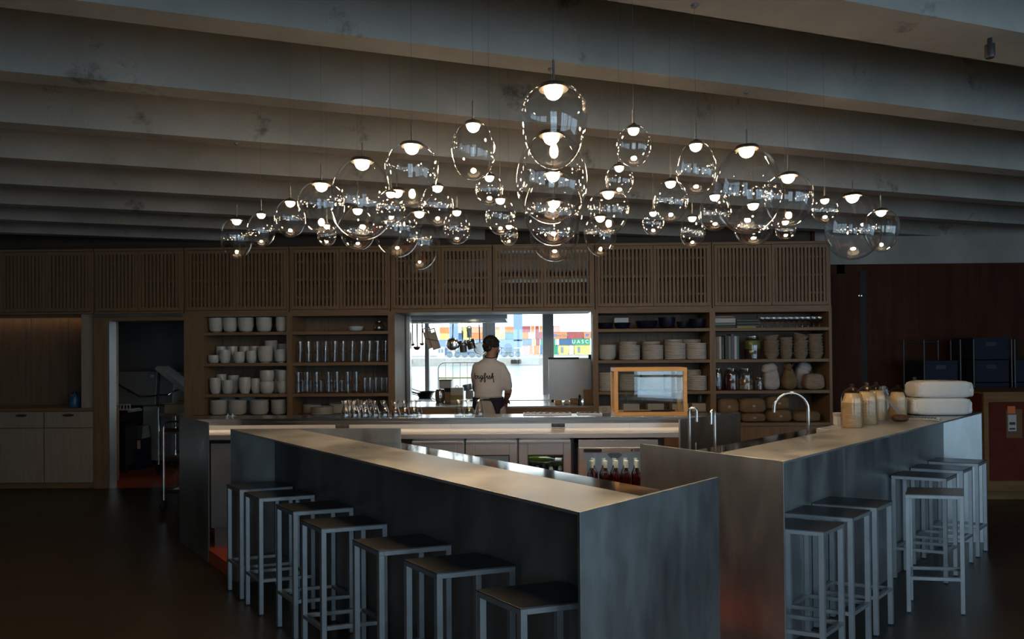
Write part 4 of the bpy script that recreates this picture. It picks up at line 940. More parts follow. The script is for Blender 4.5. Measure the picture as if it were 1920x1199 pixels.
# ================================================================== ON THE BACK BAR
car = MB().lathe(carafe_prof(), 20).mesh('carafe', 'drink_glass', True)
CG = 'waisted carafes on the back bar'
for ci, (px, Y, l) in enumerate([(648, 5.53, 0), (656, 5.63, 0), (664.5, 5.54, 0), (673, 5.64, 0), (684, 5.52, 0), (694, 5.63, 0), (702.5, 5.53, 0), (720.6, 5.54, 0), (741, 5.53, 0), (759, 5.54, 0), (776, 5.52, 0), (783, 5.63, 0)]):
    put('carafe', car, spot(px, Y, 770), Y, 1.10, 'waisted glass carafe, %s in the crowd on the back bar from the bowls' % ORDN[ci], 'carafe', CG)
for px, l in ((861, 'farthest from the cook'), (879.5, 'in the middle of three'), (899, 'right behind the cook')):
    put('carafe', car, spot(px, 5.55, 770), 5.55, 1.10, 'waisted clear glass carafe on the back bar, %s' % l, 'carafe', CG)
for px, l in ((427, 'nearer the end panel'), (436, 'nearer the carafes')):
    put('shot_glass', ware('tall', .017, .034, 'drink_glass'), spot(px, 5.56, 778), 5.56, 1.10, 'small shot glass on the back bar, %s' % l, 'glass', 'shot glasses')
# display case: pine frame with glass sides and a middle shelf
xa, xb = at_y(1152, 730, 5.47).x, at_y(1288, 730, 5.47).x
ya, yb, za, zb2 = 5.46, 5.70, 1.10, 1.10 + w_of(90, 5.47)
t = thing('display_case', 'pine-framed glass display case standing on the back bar', 'display case', ((xa + xb) / 2, 5.58, 1.10))
fr = .03
for nm, args in (('bottom_rail', (xa, xb, ya, ya + fr, za, za + fr)), ('top_rail', (xa, xb, ya, ya + fr, zb2 - fr, zb2)), ('stile', (xa, xa + fr, ya, ya + fr, za + fr, zb2 - fr)), ('stile', (xb - fr, xb, ya, ya + fr, za + fr, zb2 - fr)),
                 ('bottom_rail', (xa, xb, yb - fr, yb, za, za + fr)), ('top_rail', (xa, xb, yb - fr, yb, zb2 - fr, zb2)), ('stile', (xa, xa + fr, yb - fr, yb, za + fr, zb2 - fr)), ('stile', (xb - fr, xb, yb - fr, yb, za + fr, zb2 - fr)),
                 ('side_rail', (xa, xa + fr, ya + fr, yb - fr, za, za + fr)), ('side_rail', (xb - fr, xb, ya + fr, yb - fr, za, za + fr)), ('side_rail', (xa, xa + fr, ya + fr, yb - fr, zb2 - fr, zb2)), ('side_rail', (xb - fr, xb, ya + fr, yb - fr, zb2 - fr, zb2))):
    MB().box(*args).build(nm, 'pine_frame', t, bevel=.0015)
MB().box(xa + fr, xb - fr, ya + fr, yb - fr, za + .004, za + .014).build('floor_board', 'pine_frame', t)
MB().box(xa + fr, xb - fr, ya + fr, yb - fr, zb2 - .014, zb2 - .004).build('top_board', 'pine_frame', t)
MB().box(xa + fr, xb - fr, ya + .012, ya + .016, za + fr, zb2 - fr).build('front_pane', 'pane', t)
MB().box(xa + fr, xb - fr, yb - .016, yb - .012, za + fr, zb2 - fr).build('rear_pane', 'pane', t)
for x in (xa + .013, xb - .017): MB().box(x, x + .004, ya + fr, yb - fr, za + fr, zb2 - fr).build('side_pane', 'pane', t)
MB().box(xa + fr - .005, xb - fr + .005, ya + fr, yb - fr, za + .195, za + .201).build('glass_shelf', 'pane_tinted', t)
MB().box(xa + .1, xb - .12, ya + .05, yb - .05, za + .0145, za + .028).build('tray', 'walnut', t)
tc = thing('cake_tongs', 'dark serving tongs lying on the floor of the display case', 'tongs', (xb - .2, 5.56, za + .032))
for s in (-1, 1): MB().tube([(xb - .28, 5.555 + s * .004, za + .036), (xb - .2, 5.555 + s * .012, za + .036), (xb - .1, 5.555 + s * .014, za + .036), (xb - .085, 5.555 + s * .01, za + .036)], .0055, 6).build('arm', 'black', tc)
# steel trays behind the bar
for px0, px1, l in ((981, 1071, 'longer steel tray with glittering lids behind the bar'), (1082, 1128, 'shorter steel tray beside the smiley card')):
    a = spot(px0, 5.64, 774); b = spot(px1, 5.64, 774)
    t = thing('steel_tray', l, 'tray', ((a + b) / 2, 5.64, 1.10))
    MB().box(a + .01, b - .01, 5.59, 5.69, 1.10, 1.104).box(a, a + .012, 5.585, 5.695, 1.10, 1.114).box(b - .012, b, 5.585, 5.695, 1.10, 1.114).box(a, b, 5.69, 5.698, 1.10, 1.114).box(a, b, 5.582, 5.59, 1.10, 1.114).build('tray_body', 'stainless_dull', t, bevel=.002)
    n = 7 if px0 < 1000 else 4
    for k in range(n): MB().lathe([(0, .004), (.02, .004), (.022, .014), (.012, .02), (0, .02)], 12, (a + .04 + (b - a - .08) * k / (n - 1), 5.64, 1.10)).build('lid', 'chrome', t, smooth=True)

# ================================================================== KITCHEN BEHIND THE PASS
pa, pb = BX[5] + .052, BX[7] - .032
t = thing('kitchen_counter', 'polished steel counter inside the kitchen pass', 'counter', ((pa + pb) / 2, 8.4, 0))
MB().box(pa, pb, YC + .001, 8.86, .945, .975).build('counter_top', 'stainless', t, bevel=.002)
MB().box(pa, pb, 8.66, 8.84, 0, .945).build('body', 'stainless_dull', t)
MB().box(pa, pb, 8.86, 8.875, .955, .982).build('rear_lip', 'stainless_dull', t)
t = thing('window_counter', 'steel worktop along the kitchen window', 'counter', (0, 10.8, 0))
MB().box(-2.3, 2.2, 9.75, 10.95, .885, .918).build('counter_top', 'stainless', t, bevel=.002)
MB().box(-2.25, 2.15, 9.85, 10.9, 0, .885).build('body', 'stainless_dull', t)
# steel column and slim post at the side of the pass
c0, c1 = at_y(749.8, 680, 8.72).x, at_y(769, 680, 8.72).x
tag(MB().box(c0, c1, 8.72, 8.86, .9755, 2.98).build('steel_column', 'stainless', bevel=.003), 'brushed steel column at the side of the pass', 'column')
# extractor hood with two spotlights
hx0, hx1 = at_y(735, 600, 9.2).x, at_y(951, 600, 9.2).x
t = thing('extractor_hood', 'long steel extractor hood hanging over the kitchen', 'hood', ((hx0 + hx1) / 2, 9.9, 2.1))
MB().box(hx0, hx1, 9.2, 9.23, 2.10, 2.18).build('front_rim', 'stainless_dull', t)
MB().box(hx0, hx1, 10.57, 10.6, 2.10, 2.18).build('rear_rim', 'stainless', t)
MB().box(hx0, hx0 + .03, 9.23, 10.57, 2.10, 2.18).build('end_rim', 'stainless', t)
MB().box(hx1 - .03, hx1, 9.23, 10.57, 2.10, 2.18).build('end_rim', 'stainless', t)
MB().add([(hx0, 9.2, 2.18), (hx1, 9.2, 2.18), (hx1, 10.6, 2.18), (hx0, 10.6, 2.18), (hx0 + .2, 9.5, 2.55), (hx1 - .2, 9.5, 2.55), (hx1 - .2, 10.3, 2.55), (hx0 + .2, 10.3, 2.55)], [(4, 5, 6, 7), (0, 1, 5, 4), (1, 2, 6, 5), (2, 3, 7, 6), (3, 0, 4, 7)]).build('canopy', 'stainless_dull', t)
MB().box((hx0 + hx1) / 2 - .3, (hx0 + hx1) / 2 + .3, 9.7, 10.2, 2.54, 2.98).build('duct', 'stainless_dull', t)
for px in (875,): 
    x = at_y(px, 600, 9.9).x; MB().lathe([(0, 2.165), (.03, 2.165), (.03, 2.17), (0, 2.17)], 12, (x, 9.9, 0)).build('spotlight', 'spot_glow', t, smooth=True)
for k in range(6):
    a = hx0 + .08 + (hx1 - hx0 - .16) * k / 6; b = hx0 + .08 + (hx1 - hx0 - .16) * (k + 1) / 6
    MB().box(a + .01, b - .01, 9.3, 10.5, 2.172, 2.178).build('filter_panel', 'stainless_dull', t)
# pot rail with hanging pans
YR = 9.55
def kz(py, px=850, Y=YR): return at_y(px, py, Y).z
rx0, rx1 = spot(768, YR, 604), spot(912, YR, 604); rz_ = kz(604.5)
t = thing('pot_rail', 'steel rail under the hood with pans hanging from it', 'rail', ((rx0 + rx1) / 2, YR, rz_))
MB().tube([(rx0, YR, rz_), (rx1, YR, rz_)], .008, 8).build('bar', 'chrome', t, smooth=True)
for px in (773, 838, 908): x = spot(px, YR, 604); MB().tube([(x, YR, rz_), (x, YR, 2.175)], .005, 6).build('hanger', 'chrome', t)
def hook(px, zt, t, Y=YR):
    x = spot(px, Y, 610)
    MB().tube([(x, Y - .0, zt)] + [(x + .0, Y + .012 * cos(a), rz_ + .008 + .014 * sin(a)) for a in (pi * .0, pi * .5, pi)], .0028, 5).build('hook', 'chrome', t)
def ladle(px, py, rpx, label):
    x = spot(px, YR, py); z = kz(py, px); r = w_of(rpx, YR)
    t = thing('ladle', label, 'ladle', (x, YR, z - r), group='copper ladles on the rail')
    MB().lathe([(0, -r * .75), (r * .6, -r * .6), (r * .95, -r * .1), (r, r * .25), (r * .95, r * .25), (r * .88, -r * .1), (0, -r * .65)], 16, (x, YR - .01, z)).build('bowl', 'copper', t, smooth=True)
    MB().tube([(x, YR + r * .8, z + r * .2), (x, YR + .012, z + r * 1.4), (x, YR + .01, rz_ - .02)], [.010, .009, .011], 6).build('handle', 'copper', t, smooth=True)
    hook(px, rz_ - .02, t)
ladle(773.5, 646, 4.6, 'copper ladle beside the steel column'); ladle(782, 652, 7.0, 'largest copper ladle, in front of the others'); ladle(791.5, 645, 4.6, 'copper ladle next to the wooden slicers')
# two wooden slicers with a slanted blade
for k, (px, py, dx) in enumerate(((804, 634, 0), (813.5, 636, 1))):
    Y = YR - .02 - .03 * k; c = at_y(px, py, Y)
    t = thing('wooden_slicer', ['pale wooden slicer hanging behind another', 'pale wooden slicer with a slanted blade hanging in front'][k], 'slicer', c, group='wooden slicers', world_parts=False)
    t.rotation_euler = (0, radians(-17), radians(12))
    hw, hh = w_of(7.5, Y), w_of(20, Y)
    MB().box(-hw, hw, -.006, .006, -hh, hh * .62).box(-hw, -hw * .72, -.006, .006, hh * .62, hh * .9).box(hw * .72, hw, -.006, .006, hh * .62, hh * .9).box(-hw, hw, -.006, .006, hh * .9, hh).build('board', 'board_wood', t, bevel=.002)
    MB().add([(-hw * .9, -.0085, -hh * .02), (hw * .9, -.0085, -hh * .34), (hw * .9, -.0085, -hh * .24), (-hw * .9, -.0085, hh * .08), (-hw * .9, -.006, -hh * .02), (hw * .9, -.006, -hh * .34), (hw * .9, -.006, -hh * .24), (-hw * .9, -.006, hh * .08)], [(0, 1, 2, 3), (7, 6, 5, 4), (0, 4, 5, 1), (1, 5, 6, 2), (2, 6, 7, 3), (3, 7, 4, 0)]).build('blade', 'dark_metal', t)
    MB().tube([(0, 0, hh * .95), (-.05, .0, hh * .95 + .07)], .002, 5).build('string', 'black', t)
def face_on(prof, seg=24): return MB().lathe(prof, seg).turn(Matrix.Rotation(radians(90), 3, 'X'))     # axis towards the room
c = at_y(849, 646.5, YR - .03); r = w_of(13, YR)
t = thing('frying_pan', 'steel frying pan hanging with its round bottom to the room', 'pan', c)
face_on([(0, .05), (r * .72, .05), (r * .85, .045), (r, 0), (r * .97, 0), (r * .82, .04), (r * .7, .044), (0, .044)], 28).move(c).build('pan_body', 'chrome', t, smooth=True)
MB().tube([(c.x, c.y - .01, c.z + r * .95), (c.x + .004, c.y - .02, c.z + r * 1.5), (c.x + .006, c.y, rz_ - .03)], [.012, .009, .010], 8).build('handle', 'stainless_dull', t, smooth=True); hook(849.5, rz_ - .03, t)
def saucepan(px, py, wpx, hpx, ang, label):
    c = at_y(px, py, YR - .02); r = w_of(wpx, YR) / 2; h = w_of(hpx, YR)
    t = thing('saucepan', label, 'pan', c, group='hanging saucepans', world_parts=False); t.rotation_euler = (0, radians(ang), 0)
    MB().lathe([(0, -h / 2), (r * .96, -h / 2), (r, -h / 2 + .008), (r, h * .1), (r * 1.02, h * .12), (r * 1.02, h * .18), (r, h * .2), (r, h / 2), (r * .96, h / 2), (r * .96, -h / 2 + .01), (0, -h / 2 + .01)], 24).build('pan_body', 'brass_steel', t, smooth=True)
    MB().tube([(0, .0, h / 2 - .01), (0, .02, h / 2 + .05), (0, .02, h / 2 + .15)], [.008, .006, .008], 8).build('handle', 'chrome', t, smooth=True)
    MB().tube([(0, .02, h / 2 + .14), (0, .03, rz_ - c.z - .0)], .003, 5).build('hook', 'chrome', t)
saucepan(868.5, 650, 14, 22, -4, 'upright steel saucepan beside the frying pan'); saucepan(883.5, 646, 17, 18, -16, 'tilted steel saucepan next to the cook')
c = at_y(900, 654, YR + .065); r = w_of(12.5, YR)
t = thing('small_pan', 'shallow steel pan hanging half behind the cook', 'pan', c)
face_on([(0, .02), (r * .75, .02), (r, 0), (r * .96, -.012), (r * .92, -.012), (r * .7, .012), (0, .012)], 26).turn(Matrix.Rotation(radians(180), 3, 'Z')).move(c).build('pan_body', 'chrome', t, smooth=True)
MB().tube([(c.x, c.y, c.z + r * .9), (c.x - .004, c.y - .01, c.z + r * 1.7), (c.x - .004, YR, rz_ - .04)], .008, 8).build('handle', 'black', t, smooth=True); hook(899.5, rz_ - .04, t)
c = at_y(880, 622, YR + .055)
t = thing('grater', 'dark handled grater hanging between the saucepans', 'grater', c, world_parts=False)
MB().box(-.035, .035, -.006, .006, -.09, .05).build('plate', 'stainless_dull', t, bevel=.002); MB().tube(arc((0, 0, .05), .028, 0, pi, 8), .007, 6).build('handle', 'black', t, smooth=True); MB().tube([(0, 0, .078), (0, -.055, rz_ - c.z)], .0025, 5).build('hook', 'chrome', t)
# things on the pass counter
KZ = .975
def on_pass(px, Y): return Vector((spot(px, Y, 750), Y, KZ))
p = on_pass(825, 8.70); h = w_of(25, 8.7); r = w_of(9.3, 8.7)
t = thing('steel_jug', 'barrel-shaped steel jug with lid on the pass counter', 'jug', p)
MB().lathe([(0, 0), (r * .75, 0), (r * .9, h * .15), (r, h * .45), (r * .96, h * .7), (r * .82, h * .92), (r * .8, h * .94), (0, h * .94)], 24, p).build('body', 'brass_steel', t, smooth=True)
MB().lathe([(0, h * .94), (r * .8, h * .94), (r * .7, h * .97), (r * .15, h * .98), (r * .15, h * 1.03), (0, h * 1.04)], 20, p).build('lid', 'brass_steel', t, smooth=True)
MB().tube(arc((p.x - r * .9, p.y, p.z + h * .5), h * .3, pi / 2, pi * 1.5, 8), .007, 6).build('handle', 'brass_steel', t, smooth=True)
def carton(px0, px1, hpx, Y, mat, name, label, cat, band=None, dep=.09, z=None):
    a = spot(px0, Y, 750); b = spot(px1, Y, 750); h = w_of(hpx, Y); zz = KZ if z is None else z
    t = thing(name, label, cat, ((a + b) / 2, Y, zz), world_parts=False); hw = (b - a) / 2
    MB().box(-hw, hw, -dep / 2, dep / 2, 0, h).build('body', mat, t, bevel=.004)
    if band: MB().box(-hw - .001, hw + .001, -dep / 2 - .001, dep / 2 + .001, h * band[0], h * band[1]).build('label', band[2], t)
    return t
carton(834.5, 845, 27, 8.72, 'card_brown', 'milk_carton', 'dark carton with blue-black top beside the steel jug', 'carton', (.70, .97, 'plastic_navy'))
pm('tub_clear', (.62, .60, .52), rough=.35); pm('tub_yellow', (.42, .36, .08), (.30, .22, .06), rough=.4, scale=12)
carton(825, 847, 15, 9.9, 'plastic_white', 'plastic_tub', 'white plastic tub with brown lid behind the jug', 'tub', (.86, 1.02, 'card_brown'), dep=.18, z=.9185 + .18)
carton(824.5, 847.5, 22, 9.95, 'tub_clear', 'plastic_tub', 'pale tub carrying the white one behind the jug', 'tub', None, dep=.2, z=.9185)
t = carton(846, 869, 27, 8.74, 'tub_clear', 'plastic_tub', 'tall pale tub with yellow contents beside the carton', 'tub', (.14, .48, 'tub_yellow'), dep=.14)
hp = w_of(27, 8.74); MB().tube(arc((-.005, 0, hp), .022, 0, pi, 8), .004, 6).build('lid_loop', 'black', t, smooth=True)
p = Vector((spot(880.5, 9.95, 738), 9.95, .9185)); 
t = thing('stock_pot', 'grey pot leaning on a stack of tubs beside the cook', 'pot', p, world_parts=False)
MB().lathe([(0, .14), (.07, .14), (.075, .15), (.075, .23), (.07, .23), (.068, .155), (0, .155)], 20).turn(Matrix.Rotation(radians(-9), 3, 'Y')).build('pot_body', 'stainless_dull', t, smooth=True)
MB().lathe([(0, .005), (.06, .005), (.065, .02), (.06, .135), (0, .135)], 18).build('pot_stand', 'tub_clear', t, smooth=True)
for k in range(4):
    z = .9185 + .022 * k; x = spot(797, 10.35, 740) + (.012 * k if k % 2 else -.01 * k)
    t = thing('black_pan', nth_up(k, 4) + ' black iron pan in the low pile by the kitchen window', 'pan', (x, 10.35, z), group='pile of black pans', world_parts=False)
    MB().lathe([(0, 0), (.095, 0), (.12, .035), (.116, .035), (.092, .004), (0, .004)], 22).build('pan_body', 'black', t, smooth=True)
    a = 2.7 + .25 * k; MB().tube([(.11 * cos(a), .11 * sin(a), .03), (.24 * cos(a), .24 * sin(a), .05 + .01 * k)], .007, 6).build('handle', 'black', t)
# tall grey machine with a black lid handle
mx0, mx1 = spot(1029, 8.75, 700), spot(1110, 8.75, 700); mz1 = at_y(1070, 672, 8.75).z
t = thing('bread_machine', 'grey steel machine cover with rounded corner and black lid bar', 'machine', ((mx0 + mx1) / 2, 8.7, KZ))
R = .16
out = [(mx0, KZ + .02), (mx1 - R, KZ + .02)] + [(mx1 - R + R * sin(a), KZ + .10 + R - R * cos(a) - .08) for a in [pi / 2 * k / 8 for k in range(1, 9)]] + [(mx1, mz1), (mx0, mz1)]
MB().prism_y(out, 8.70, 8.84).build('cover', 'stainless_dull', t, bevel=.004)
MB().box(mx0 - .01, spot(1085, 8.75, 700), 8.67, 8.70, mz1 - .012, mz1 + .012).build('lid_bar', 'black', t, bevel=.004)
MB().box(mx1 - .05, mx1 + .01, 8.69, 8.73, mz1 - .015, mz1 + .045).build('hinge', 'dark_metal', t, bevel=.003)
MB().box(mx0 - .012, mx0 - .002, 8.69, 8.71, KZ + .1, KZ + .30).build('side_handle', 'chrome', t, bevel=.003)
for x in (mx0 + .05, mx1 - R - .03): MB().lathe([(0, 0), (.018, 0), (.018, .022), (0, .022)], 12, (x, 8.77, KZ)).build('foot', 'rubber', t, smooth=True)
# small things at the right of the pass sill
p = on_pass(1087, 8.16)
t = thing('pepper_mill', 'small black pepper mill at the right of the pass', 'mill', p)
MB().lathe([(0, 0), (.024, 0), (.026, .01), (.018, .035), (.022, .06), (.012, .085), (.016, .095), (.014, .115), (0, .12)], 16, p).build('body', 'black_gloss', t, smooth=True)
MB().lathe([(0, .12), (.006, .12), (.008, .13), (0, .135)], 10, p).build('knob', 'chrome', t, smooth=True)
carton(1094, 1111, 26, 8.32, 'card_brown', 'cutting_board', 'brown board propped up at the right end of the pass', 'board', None, dep=.02)
carton(1040, 1053.5, 6.5, 8.3, 'pine_frame', 'wooden_dish', 'low wooden dish on the pass counter', 'dish', None, dep=.07)
carton(1069, 1083, 9, 8.35, 'card_brown', 'wooden_dish', 'taller wooden dish beside the pepper mill', 'dish', None, dep=.07)
p = on_pass(1063, 8.2); t = thing('folded_cloth', 'small crumpled beige cloth on the pass counter', 'cloth', p, world_parts=False); lump(.085, .06, .055, 31, .5, .7, .05).build('cloth', 'ceramic_warm', t, smooth=True)
# ================================================================== OUTSIDE THE WINDOW
struct(MB().box(-9, 9, KY + .12, 13.4, -.5, -.02).build('terrace', 'concrete_pale'))
pm('water', (.10, .145, .155), (.20, .26, .27), rough=.32, scale=.55, stretch=(.35, 1, 1), bump=1., detail=6, spec=.6)
MATS['water'].node_tree.nodes['Bump'].inputs['Distance'].default_value = .35
o = MB().add([(-500, 13.4, -2.5), (500, 13.4, -2.5), (500, 186.2, -2.5), (-500, 186.2, -2.5), (-500, 13.4, -3), (500, 13.4, -3), (500, 186.2, -3), (-500, 186.2, -3)], [(0, 1, 2, 3), (7, 6, 5, 4), (0, 4, 5, 1), (1, 5, 6, 2), (2, 6, 7, 3), (3, 7, 4, 0)]).build('harbour_water', 'water'); o['kind'] = 'stuff'; o['label'] = 'pale rippled harbour water outside the window'; o['category'] = 'water'
struct(MB().box(-400, 400, 186, 560, -6, -.39).build('quay', 'concrete_pale'))
struct(MB().box(-400, 400, 226, 560, -.4, .2).build('quay_yard', 'concrete_pale'))
# railing of rounded white tube on the terrace
YW = 12.3; g0 = at_y(822, 735, YW); ztop = at_y(860, 680, YW).z; x1 = at_y(912, 700, YW).x; rr = .12
t = thing('terrace_railing', 'white tubular railing with rounded corner on the terrace', 'railing', ((g0.x + x1) / 2, YW, -.02))
MB().tube([(g0.x, YW, -.02), (g0.x, YW, ztop - rr)] + [(g0.x + rr - rr * cos(a), YW, ztop - rr + rr * sin(a)) for a in [pi / 2 * k / 6 for k in range(1, 7)]] + [(x1 - rr, YW, ztop)] + [(x1 - rr + rr * sin(a), YW, ztop - rr + rr * cos(a)) for a in [pi / 2 * k / 6 for k in range(1, 7)]] + [(x1, YW, -.02)], .016, 8).build('frame', 'plastic_white', t, smooth=True)
for k in range(1, 7):
    x = g0.x + .135 * k + .005
    if x < x1 - .03: MB().tube([(x, YW, .02), (x, YW, ztop)], .007, 6).build('bar', 'plastic_white', t)
pm('rope_yellow', (.55, .55, .12), rough=.7)
z = at_y(860, 709, YW).z; MB().tube([(g0.x, YW, z), (x1, YW, z)], .014, 8).build('cross_bar', 'rope_yellow', t, smooth=True)
# containers
CC = dict(orange=(.78, .25, .08), salmon=(.75, .38, .24), maroon=(.36, .08, .08), yellow=(.68, .56, .20), green=(.05, .30, .17), teal=(.16, .33, .36), blue=(.06, .13, .26), grey=(.20, .27, .33), pale=(.72, .62, .48), pink=(.70, .40, .38))
for k_, v_ in CC.items(): pm('paint_' + k_, tuple(c * .86 for c in v_), v_, rough=.55, scale=.6, detail=5)
pm('crane_blue', (.20, .30, .62), rough=.5)
YQ = 232.
ROWZ = [.2, 3.40, 5.78, 8.16, 10.3]
def container(px0, px1, row, col, label, text=None, mark=None, Y=YQ):
    x0, x1 = at_y(px0, 640, Y).x + .05, at_y(px1, 640, Y).x - .05
    z0, z1 = ROWZ[row], ROWZ[row + 1]
    t = thing('shipping_container', label, 'container', ((x0 + x1) / 2, Y, z0), group='containers on the quay')
    n = max(4, int((x1 - x0) / .55)); pts = []
    for k in range(n):
        p = x0 + .15 + (x1 - x0 - .3) * k / n; q = (x1 - x0 - .3) / n
        pts += [(p, Y), (p + q * .3, Y + .08), (p + q * .6, Y + .08), (p + q * .9, Y)]
    MB().prism([(x0 + .15, Y)] + pts[1:] + [(x1 - .15, Y), (x1 - .15, Y + 2.4), (x0 + .15, Y + 2.4)], z0 + .12, z1 - .12).build('side_wall', 'paint_' + col, t)
    m = MB()
    for x in (x0, x1 - .15): m.box(x, x + .15, Y - .03, Y + 2.43, z0, z1)
    m.box(x0, x1, Y - .03, Y + .1, z0, z0 + .14).box(x0, x1, Y - .03, Y + .1, z1 - .12, z1).box(x0, x1, Y - .03, Y + 2.43, z1 - .13, z1 - .08)
    m.build('frame', 'paint_' + col, t)
    if text:
        me = text_mesh(text[0], text[1], text[2], 'lettering', .02, 'CENTER', .01)
        o = link('lettering', me, t); o.location = (x0 + (x1 - x0) * text[3], Y - .06, (z0 + z1) / 2); o.rotation_euler = (radians(90), 0, 0)
    if mark:
        cx = x0 + (x1 - x0) * mark[1]; cz = (z0 + z1) / 2; m = MB(); 
        if mark[0] == 'hash':
            for dx in (-.35, .15): m.add([(cx + dx - .25, Y - .07, cz - .75), (cx + dx + .05, Y - .07, cz - .75), (cx + dx + .45, Y - .07, cz + .75), (cx + dx + .15, Y - .07, cz + .75), (cx + dx - .25, Y, cz - .75), (cx + dx + .05, Y, cz - .75), (cx + dx + .45, Y, cz + .75), (cx + dx + .15, Y, cz + .75)], [(0, 1, 2, 3), (0, 4, 5, 1), (1, 5, 6, 2), (2, 6, 7, 3), (3, 7, 4, 0)])
            for dz in (-.35, .15): m.box(cx - .75, cx + .75, Y - .07, Y, cz + dz, cz + dz + .22)
        else:
            m.box(cx - .42, cx + .42, Y - .06, Y, cz - 1.0, cz + 1.0)
        m.build('emblem', mark[2], t)

CONT = [
 (1032, 1046.5, 0, 'green', 'green container at the bottom beside the yellow ones'), (1047, 1065.5, 0, 'yellow', 'yellow container with a dark crest, next to the green one', None, ('crest', .38, 'paint_grey')),
 (1066, 1076, 0, 'pale', 'pale cream container between two yellow ones'), (1076.5, 1107, 0, 'yellow', 'long yellow container with a dark crest', None, ('crest', .28, 'paint_grey')),
 (1032, 1041.5, 1, 'green', 'short green container beside the blue ones'), (1042, 1048, 1, 'grey', 'grey container end with a white patch', None, ('crest', .5, 'plastic_white')), (1048.5, 1073, 1, 'blue', 'dark blue container beside the lettered green one'),
 (1073.5, 1106.5, 1, 'green', 'green container with white letters', ('U A S C', 1.75, 'plastic_white', .44)),
 (1028, 1063, 2, 'orange', 'orange container with a blue emblem and grey lettering', ('Hapag-Lloyd', 1.0, 'paint_grey', .69), ('hash', .36, 'crane_blue')), (1063.5, 1094, 2, 'maroon', 'maroon container between two orange ones'), (1094.5, 1110, 2, 'orange', 'orange container with a blue emblem only', None, ('hash', .42, 'crane_blue')),
 (1030, 1050.5, 3, 'pink', 'pink container on top of the orange one with emblem'),
 (980, 991, 0, 'pink', 'pinkish container beside the crane wheels'), (991.5, 1000, 0, 'salmon', 'salmon container at the bottom, next to the pinkish one'), (1000.5, 1012, 0, 'orange', 'faded orange container at the bottom by the window post'), (1012.5, 1022, 0, 'blue', 'blue container at the bottom by the window post'),
 (979, 998, 1, 'grey', 'blue-grey container end with door bars'), (998.5, 1004, 1, 'yellow', 'narrow yellow container above the orange one'), (1004.5, 1012.5, 1, 'maroon', 'maroon container above the faded orange one'), (1013, 1022, 1, 'green', 'green container end by the window post'),
 (979, 991.5, 2, 'orange', 'orange container under the maroon one beside the crane leg'), (992, 1003, 2, 'pale', 'pale container third in height'), (1003.5, 1022, 2, 'maroon', 'maroon container third in height by the window post'),
 (979, 995, 3, 'maroon', 'maroon container topmost beside the crane leg'), (995.5, 1003, 3, 'orange', 'orange-red container topmost in the middle'), (1003.5, 1011, 3, 'maroon', 'second maroon container topmost'), (1011.5, 1022, 3, 'orange', 'orange container topmost by the post')]
for c in CONT: container(*c)
for px0, px1, cols in [(924, 937.5, ('grey', 'grey', 'yellow', 'salmon')), (938, 946, ('blue', 'grey', 'yellow', 'pale')), (946.5, 963.5, ('grey', 'blue', 'teal', 'orange')), (824, 842, ('blue', 'grey', 'yellow', 'orange')), (858, 868, ('grey', 'grey', 'blue', 'pale')), (868.5, 884, ('blue', 'grey', 'yellow', 'yellow')), (884.5, 905, ('grey', 'blue', 'orange', 'salmon'))]:
    pl = {924: 'beside the middle window post', 938: 'in the middle of the centre window', 946.5: 'next to the tall crane leg', 824: 'left of the crane', 858: 'behind the frying pan', 868.5: 'behind the saucepans', 884.5: 'behind the shallow pan'}[px0]
    for r, cl in enumerate(cols): container(px0, px1, r, cl, cl + ' container in the stack %s, %s layer' % (pl, ['ground', 'second', 'third', 'top'][r]), Y=YQ + 4)
# gantry crane with wheels
Yc = 204.
def cb(px0, px1, py0, py1, Y=Yc, d=1.6): a = at_y(px0, py1, Y); b = at_y(px1, py0, Y); return (a.x, b.x, Y, Y + d, a.z, b.z)
t = thing('gantry_crane', 'pale blue gantry crane standing on dark wheels on the quay', 'crane', (at_y(900, 672, Yc).x, Yc, -.39))
for a in ((843, 858, 560, 640), (963, 979, 560, 640)): MB().box(*cb(*a)).build('leg', 'crane_blue', t)
MB().box(*cb(820, 979, 637, 653.5)).build('sill_beam', 'crane_blue', t)
for a in ((838, 906, 653.5, 661), (940, 975, 653.5, 661)): MB().box(*cb(*a)).build('bogie', 'paint_grey', t)
for px in (843, 857, 871, 885, 898, 946, 959, 971):
    p = at_y(px, 667, Yc); face_on([(0, .3), (.75, .3), (.95, .2), (.95, -.2), (.75, -.3), (0, -.3)], 14).move((p.x, Yc + .6, -.39 + .94)).build('wheel', 'paint_grey', t, smooth=True)
t = thing('cabin', 'white drivers cabin standing on the quay', 'cabin', (at_y(826, 669, Yc - 4).x, Yc - 4, -.39))
MB().box(*cb(820, 833, 651, 670, Yc - 4)).build('body', 'plastic_white', t, bevel=.05)
for a in ((822, 825.5, 655, 662), (827, 831, 655, 662)): MB().box(*cb(*a, Yc - 4.05, .1)).build('window', 'paint_grey', t)
for px0, px1, l in ((958, 977, 'dark rubber fender on the quay wall beside the cook'), (769, 772.5, 'dark rubber fender on the quay wall beside the steel column')):
    a = at_y(px0, 682, 185.6); b = at_y(px1, 675, 185.6); m = MB(); n = 4 if px1 - px0 > 5 else 1
    t = thing('rubber_fender', l, 'fender', ((a.x + b.x) / 2, 185.8, a.z))
    MB().box(a.x, b.x, 185.55, 186.0, a.z, b.z).build('fender_block', 'rubber', t, bevel=.05)
    for k in range(n): cx = a.x + (b.x - a.x) * (k + .5) / n; MB().box(cx - .12, cx + .12, 185.4, 185.56, a.z + .05, b.z + .1).build('rib', 'rubber', t, bevel=.03)
t = thing('harbour_crane', 'far pale lattice crane rising above the containers', 'crane', (at_y(1066, 640, 520).x, 520, .2))
